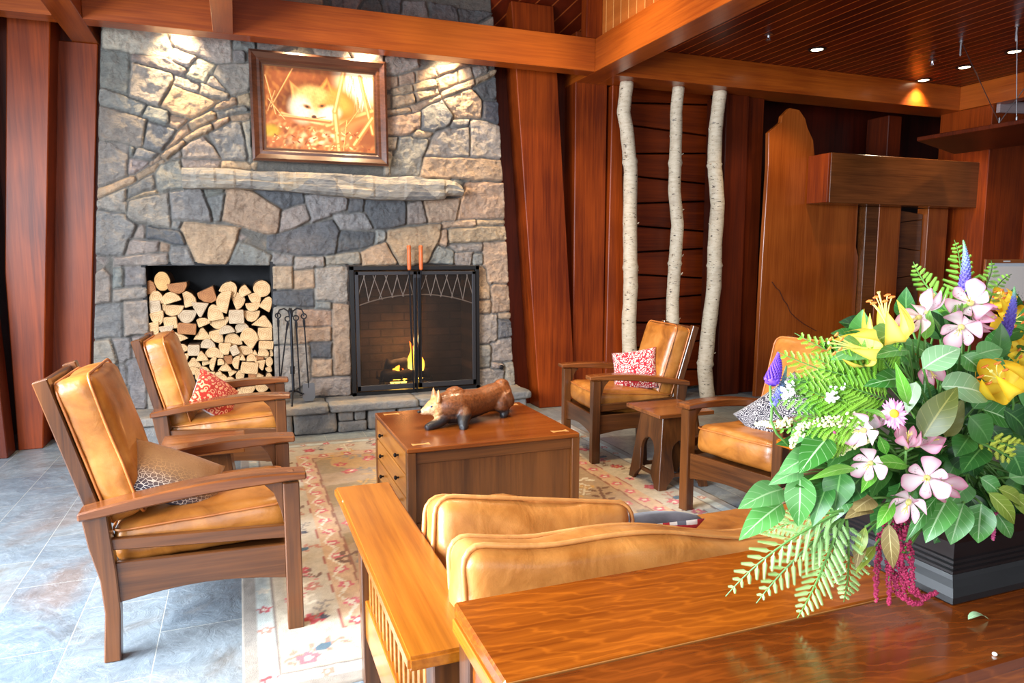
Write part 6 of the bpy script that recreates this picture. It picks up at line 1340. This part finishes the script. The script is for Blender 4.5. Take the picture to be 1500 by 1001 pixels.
PINK = petal_mat('alstroemeria_petal', lin(244, 228, 232), lin(226, 152, 180), lin(150, 60, 70)); PINKD = petal_mat('rosy_petal', lin(240, 206, 214), lin(222, 132, 162), lin(150, 60, 70), .35)
YEL = petal_mat('lily_petal', lin(248, 214, 66), lin(236, 178, 22), None, .6); YELP = petal_mat('pale_lily_petal', lin(250, 226, 112), lin(244, 200, 60), None, .6)
anther = plain('orange_anther', lin(196, 104, 30), .7); filament = plain('pale_filament', lin(226, 214, 120), .5); throat_m = plain('flower_throat', lin(196, 190, 110), .5)
def frame_for(p, dx, dy, f):
    cd = (EYEV - p).normalized(); return (cd * f + _rt * dx - _up * dy).normalized()
def stem_to(p, d, parent, mat=stem_m, r=.0022):
    obj('stem', tube([q - HUB for q in bez(HUB, p - d * .11 - Vector((0, 0, .01)), p - d * .004, 9)], r, 6), mat, parent, True)
def alstro(lab, px, py, rp, dx, dy, f, mat=PINK, spin=0, open_=.9, dY=-.015, group='pink and white alstroemeria blossoms', name='alstroemeria', bud=False):
    p = P3(px, py, dY); s = sc_at(p); r = rp * s; d = frame_for(p, dx, dy, f); t = thing(name, lab, 'flower', HUB, 0, group); Lv = Leaves()
    u = d.orthogonal().normalized(); w = d.cross(u)
    for k in range(6):
        inner = k % 2; a = R(60 * k + spin) + random.uniform(-.08, .08); o = u * math.cos(a) + w * math.sin(a); op = open_ * (.82 if inner else 1)
        tip = p + o * r * op + d * r * (.62 - .45 * op); bs = p - d * r * .62 + o * r * .06
        Lv.leaf(bs - HUB, tip - HUB, r * (.54 if inner else .90), d - o * .35, 'petal', -.10, -.22, .2 + .6 * inner, 10, 4)
    Lv.make('petals', mat, t)
    b = NB()
    for k in range(5): a = R(72 * k + 20); o = u * math.cos(a) + w * math.sin(a); q = p + d * r * .28 + o * r * .14 - w * .05 * r; tube([z - HUB for z in bez(p - d * r * .4, p + d * r * .05, q, 4)], .0007, 4, b)
    obj('stamens', b, filament, t)
    obj('throat', tube([p - d * r * .80 - HUB, p - d * r * .45 - HUB, p - d * r * .30 - HUB], [.0028, r * .13, r * .10], 8), throat_m, t, True)
    stem_to(p - d * r * .8, d, t); return t
alstro('upper left pink and white blossom facing left below the cedar tip', 1338, 468, 30, -.7, .25, .7)
alstro('upright pink blossom seen from the side above the upper left one', 1366, 438, 30, .35, -.8, .35, PINK, 20, .55, .0)
alstro('largest pink and white blossom at the top of the bouquet', 1420, 440, 38, -.1, -.25, 1, PINK, 10)
alstro('broad pale pink blossom just below the largest top one', 1406, 484, 36, -.15, .3, 1, PINK, 40)
alstro('pink petals turned right beside the top blossoms', 1446, 466, 30, .8, .15, .5, PINKD, 15, .8)
alstro('small rosy bloom showing its back under the pale veined leaf', 1366, 548, 26, .3, .5, .6, PINKD, 0, .8, .01)
alstro('white starry blossom at the left front, beside the cream plume', 1258, 632, 32, -.55, .1, .9, PINK, 25, .95)
alstro('pink trumpet blossom right behind the left starry one', 1282, 612, 28, .1, -.75, .45, PINK, 50, .5, .01)
alstro('pink and white blossom below the left starry one', 1272, 682, 31, -.25, .25, 1, PINK, 15, .95)
alstro('pink trumpet blossom under the daisy, opening upwards', 1330, 640, 30, .1, -.75, .6, PINKD, 30, .62)
alstro('peach pink trumpet blossom facing right in the centre', 1366, 645, 32, .65, -.25, .5, PINKD, 0, .65)
alstro('full pink and white blossom front and centre low in the bouquet', 1358, 702, 38, 0, .1, 1, PINK, 5, 1.0, -.03)
alstro('rosy blossom half hidden at the right of the low front one', 1388, 712, 30, .4, .2, .9, PINKD, 25, .9, .0)
alstro('lowest white blossom hanging above the maroon tassels', 1328, 744, 32, -.2, .55, .8, PINK, 40, .95, -.02)
def lily(lab, px, py, rp, dx, dy, f, mat=YEL, spin=0, open_=.85, stam=1.0, dY=-.01, recurve=-.25):
    p = P3(px, py, dY); s = sc_at(p); r = rp * s; d = frame_for(p, dx, dy, f); t = thing('lily', lab, 'flower', HUB, 0, 'yellow lilies'); Lv = Leaves(); u = d.orthogonal().normalized(); w = d.cross(u)
    for k in range(6):
        a = R(60 * k + spin); o = u * math.cos(a) + w * math.sin(a); tip = p + o * r * open_ * (1 if k % 2 else .92) + d * r * (.75 - .75 * open_); bs = p - d * r * .6
        Lv.leaf(bs - HUB, tip - HUB, r * (.58 if k % 2 else .44), d - o * .6, 'lily', -.30 + recurve * .2, -.2, k / 6, 12, 4, .05)
    Lv.make('petals', mat, t)
    if stam:
        fb = NB(); ab = NB()
        for k in range(6):
            a = R(60 * k + 20); o = u * math.cos(a) + w * math.sin(a); q = p + d * r * .85 * stam + o * r * .30; tube([z - HUB for z in bez(p - d * r * .5, p + d * r * .2, q, 5)], .0009, 5, fb); tube([q - w * r * .09 - HUB, q + u * .001 - HUB, q + w * r * .09 - HUB], [.0012, .0026, .0012], 6, ab)
        q = p + d * r * 1.05 * stam; tube([z - HUB for z in bez(p - d * r * .5, p + d * r * .3, q, 5)] + [q + d * .004 - HUB], [.0014] * 5 + [.0016, .0030], 6, fb)
        obj('filaments', fb, filament, t); obj('anthers', ab, anther, t)
    stem_to(p - d * r * .6, d, t); return t
lily('upper yellow lily with orange anthers pointing up at the top left', 1298, 470, 50, -.25, -.95, .25, YELP, 10, .80, .8)
lily('left yellow lily facing left with its stamens reaching out', 1252, 508, 46, -1, -.15, .3, YELP, 30, .75, .85)
lily('deep yellow cup-shaped lily at the right side of the bouquet', 1460, 552, 56, -.45, -.45, .55, YEL, 15, .66, .25, -.03)
lily('yellow lily at the right edge behind the blue spike', 1484, 470, 40, .1, -.2, .8, YEL, 40, .8, .4, .05)
lily('small yellow bloom in front of the framed notice', 1466, 436, 28, -.3, -.6, .7, YEL, 0, .75, .3, .06)
lily('lower yellow bloom at the right edge', 1504, 515, 36, .1, .1, .9, YEL, 20, .8, .3, .03)
def spike(lab, bx, by, tx, ty, w, cols, group, dY=0.0, fl=150):
    b = P3(bx, by, dY); e = at(tx, ty, b.y + .02); s = sc_at(b); t = thing('flower_spike', lab, 'flower', HUB, 0, group); bm = NB(); C = []; L = (e - b).length; ax = (e - b).normalized(); cdv = (EYEV - b).normalized(); sd = ax.cross(cdv)
    P = bez(b, b.lerp(e, .5) + sd * L * .10, e, 12)
    def pos(q): i = min(11, int(q * 12)); return P[i].lerp(P[i + 1], q * 12 - i)
    Rw = w * s / 2; u = ax.orthogonal().normalized(); v = ax.cross(u)
    tube([p - HUB for p in P], [max(.0012, Rw * .62 * (1 - (i / 12) ** 1.6) + .0012) for i in range(13)], 8, bm); n0 = len(bm.verts)
    for i in range(fl):
        q = (i / fl) ** .92 * .98; a = i * 2.4; o = u * math.cos(a) + v * math.sin(a); r = Rw * (1 - q ** 1.7) + .0012; p = pos(q); l = max(.0018, r * .55)
        tube([p + o * r * .45 - HUB, p + (o + ax * .3) * (r * .45 + l * .5) - HUB, p + (o + ax * .5).normalized() * (r * .45 + l) - HUB], [l * .22, l * .36, l * .05], 4, bm)
    m = obj('florets', bm, None, t, True); zz = np.array([((Vector(v_.co) + HUB - b).dot(ax)) / L for v_ in m.data.vertices]); zz = np.clip(zz, 0, 1)[:, None]
    c = cols[0] + (cols[1] - cols[0]) * sstep(.25, .65, zz); c = c + (cols[2] - c) * sstep(.72, .95, zz); m.data.materials.append(SPM); set_colors(m, c, 'floret'); stem_to(b, ax, t)
SPM = attr_mat('spike_florets', 'floret', .65)
VI, BL, GN = L3(92, 76, 170), L3(116, 130, 196), L3(118, 172, 112)
spike('tallest blue flower spike with a curved green tip at the top', 1410, 430, 1411, 352, 17, (VI, BL, GN), 'blue veronica spikes', .03)
spike('blue violet flower spike leaning at the right beside the yellow lily', 1466, 500, 1486, 420, 20, (L3(84, 62, 150), L3(92, 84, 168), GN), 'blue veronica spikes', .02)
spike('grey blue flower spike at the far left with a green tip', 1132, 594, 1152, 536, 13, (L3(112, 112, 190), L3(126, 158, 180), L3(136, 190, 130)), 'blue veronica spikes', 0)
spike('furry bright purple flower head at the far left', 1129, 562, 1140, 516, 24, (L3(104, 58, 190), L3(112, 66, 204), L3(120, 76, 206)), None, .0, 200)
def plume(lab, pts, w, col, cat='flower', name='astilbe_plume', group=None, n=160, dY=0.0, size=.0028):
    W = [P3(x, y, dY) if len(q) == 2 else at(*q) for q in pts for x, y in [q[:2]]]; t = thing(name, lab, cat, HUB, 0, group); bm = NB(); s = sc_at(W[0]); rg = random.Random(len(lab) * 7 + n)
    Ls = [0]
    for a, b in zip(W, W[1:]): Ls.append(Ls[-1] + (b - a).length)
    def pos(q): l = q * Ls[-1]; i = max(k for k in range(len(Ls)) if Ls[k] <= l + 1e-9); i = min(i, len(W) - 2); return W[i].lerp(W[i + 1], (l - Ls[i]) / (Ls[i + 1] - Ls[i]))
    for i in range(n):
        q = i / n; r = w * s / 2 * (1 - .75 * q) ; p = pos(q) + Vector((rg.uniform(-1, 1), rg.uniform(-1, 1), rg.uniform(-1, 1))) * r; z = size * rg.uniform(.7, 1.3)
        dv = Vector((rg.uniform(-1, 1), rg.uniform(-1, 1), rg.uniform(-1, 1))).normalized() * z; tube([p - dv - HUB, p - HUB, p + dv - HUB], [z * .35, z * .8, z * .3], 5, bm)
    obj('florets', bm, col, t, True); obj('stem', tube([p - HUB for p in W], .0014, 5), stem_m, t); stem_to(W[0], (W[0] - HUB).normalized(), t)
cream = plain('cream_florets', lin(226, 224, 170), .8); whitef = plain('white_buds', lin(236, 238, 228), .8)
plume('cream plume pointing left across the bouquet', [(1250, 612), (1205, 618), (1168, 626)], 22, cream, 'flower', 'astilbe_plume', 'cream astilbe plumes', 190)
plume('slim cream plume tip at the far left', [(1160, 618), (1140, 622), (1108, 621)], 13, cream, 'flower', 'astilbe_plume', 'cream astilbe plumes', 120)
plume('short cream plume between the pink blossoms', [(1275, 640), (1245, 655), (1228, 668)], 14, cream, 'flower', 'astilbe_plume', 'cream astilbe plumes', 100)
plume('white bud cluster among the ferns', [(1225, 572), (1218, 580), (1214, 588)], 22, whitef, 'flower', 'white_buds', 'white bud clusters', 70)
plume('white bud cluster at the left before the armchair', [(1160, 566), (1152, 574), (1150, 584)], 20, whitef, 'flower', 'white_buds', 'white bud clusters', 70)
plume('pale bud cluster under the cream plumes', [(1170, 630), (1162, 644), (1160, 656)], 14, cream, 'flower', 'white_buds', 'white bud clusters', 60)
maroon = plain('amaranth_maroon', lin(142, 26, 66), .75, 0, 0, .35, 80); rosem = plain('amaranth_rose', lin(176, 66, 112), .75)
G = 'maroon amaranth tassels'
for pts, lb in (([(1308, 745, .93), (1290, 790, .915), (1284, 840, .91), (1283, 882, .90)], 'maroon tassel hanging farthest left against the planter'), ([(1312, 745, .925), (1302, 800, .905), (1302, 850, .90), (1303, 886, .895)], 'maroon tassel second from the left'), ([(1318, 750, .92), (1320, 800, .90), (1322, 850, .895), (1326, 878, .89)], 'maroon tassel in the middle of the bunch'), ([(1322, 750, .91), (1332, 810, .89), (1338, 860, .88), (1352, 880, .875)], 'maroon tassel bending right at its foot'), ([(1318, 820, .90), (1332, 862, .885), (1352, 876, .875), (1372, 868, .87)], 'maroon tassel end lying to the right on the console'), ([(1306, 830, .91), (1315, 868, .90), (1335, 884, .885), (1350, 884, .88)], 'maroon tassel end lying along the foot of the bunch')):
    plume(lb, pts, 12, maroon, 'flower', 'amaranth_tassel', G, 230, size=.0030)
plume('short rose tassel between the leaves at the left', [(1220, 636), (1216, 650), (1210, 668)], 11, rosem, 'flower', 'amaranth_tassel', None, 90)
plume('short rose tassel hanging at the right front of the planter', [(1456, 752, .87), (1455, 772, .868), (1454, 792, .866)], 8, rosem, 'flower', 'amaranth_tassel', None, 70)
# daisy
p = P3(1310, 606, -.03); s = sc_at(p); d = frame_for(p, .25, -.2, 1); t = thing('daisy', 'pink daisy with a yellow eye in the centre of the bouquet', 'flower', HUB); Lv = Leaves(); u = (_up - d * _up.dot(d)).normalized(); w = d.cross(u)
for k in range(44):
    a = 2.4 * k; o = u * math.cos(a) * 1.0 + w * math.sin(a) * .78; r0 = 24 * s * (1 if k > 16 else .8); Lv.leaf(p - HUB + o * 5 * s, p - HUB + o * r0 - d * .003 * (k % 3), 5.5 * s, d, 'lance', -.05, -.1, random.random(), 4, 2)
Lv.make('petals', petal_mat('daisy_petal', lin(244, 190, 222), lin(222, 124, 184), None), t); obj('eye', lathe([(.0002, .004), (.004, .0034), (.0072, 0), (.0072, -.004)], 16, basis(u, w, d, p - HUB)), plain('daisy_eye', lin(236, 190, 40), .8, 0, 0, .2, 200), t, True); stem_to(p, d, t)
# fallen bit of leaf and a dropped bud on the console
Lv = Leaves(); b0 = Vector((1.20, .828, .765)); Lv.leaf((-.022, 0, .001), (.022, -.006, .003), .016, (0, 0, 1), 'ovate', .15, .35, .5); o = Lv.make('fallen_leaf', LM['pale']); o.location = b0; tag(o, 'small pale green leaf fallen on the console before the planter', 'leaf')
o = tag(obj('fallen_bud', lathe([(.0003, 0), (.003, .001), (.004, .003), (.003, .005), (.0003, .006)], 10), whitef, None, True), 'tiny white bud dropped on the console at the lower right', 'bud'); o.location = at(1457, 961, .76); o.location = (EYEV + ray(1457, 961) * ((.759 - EYE) / ray(1457, 961).z))
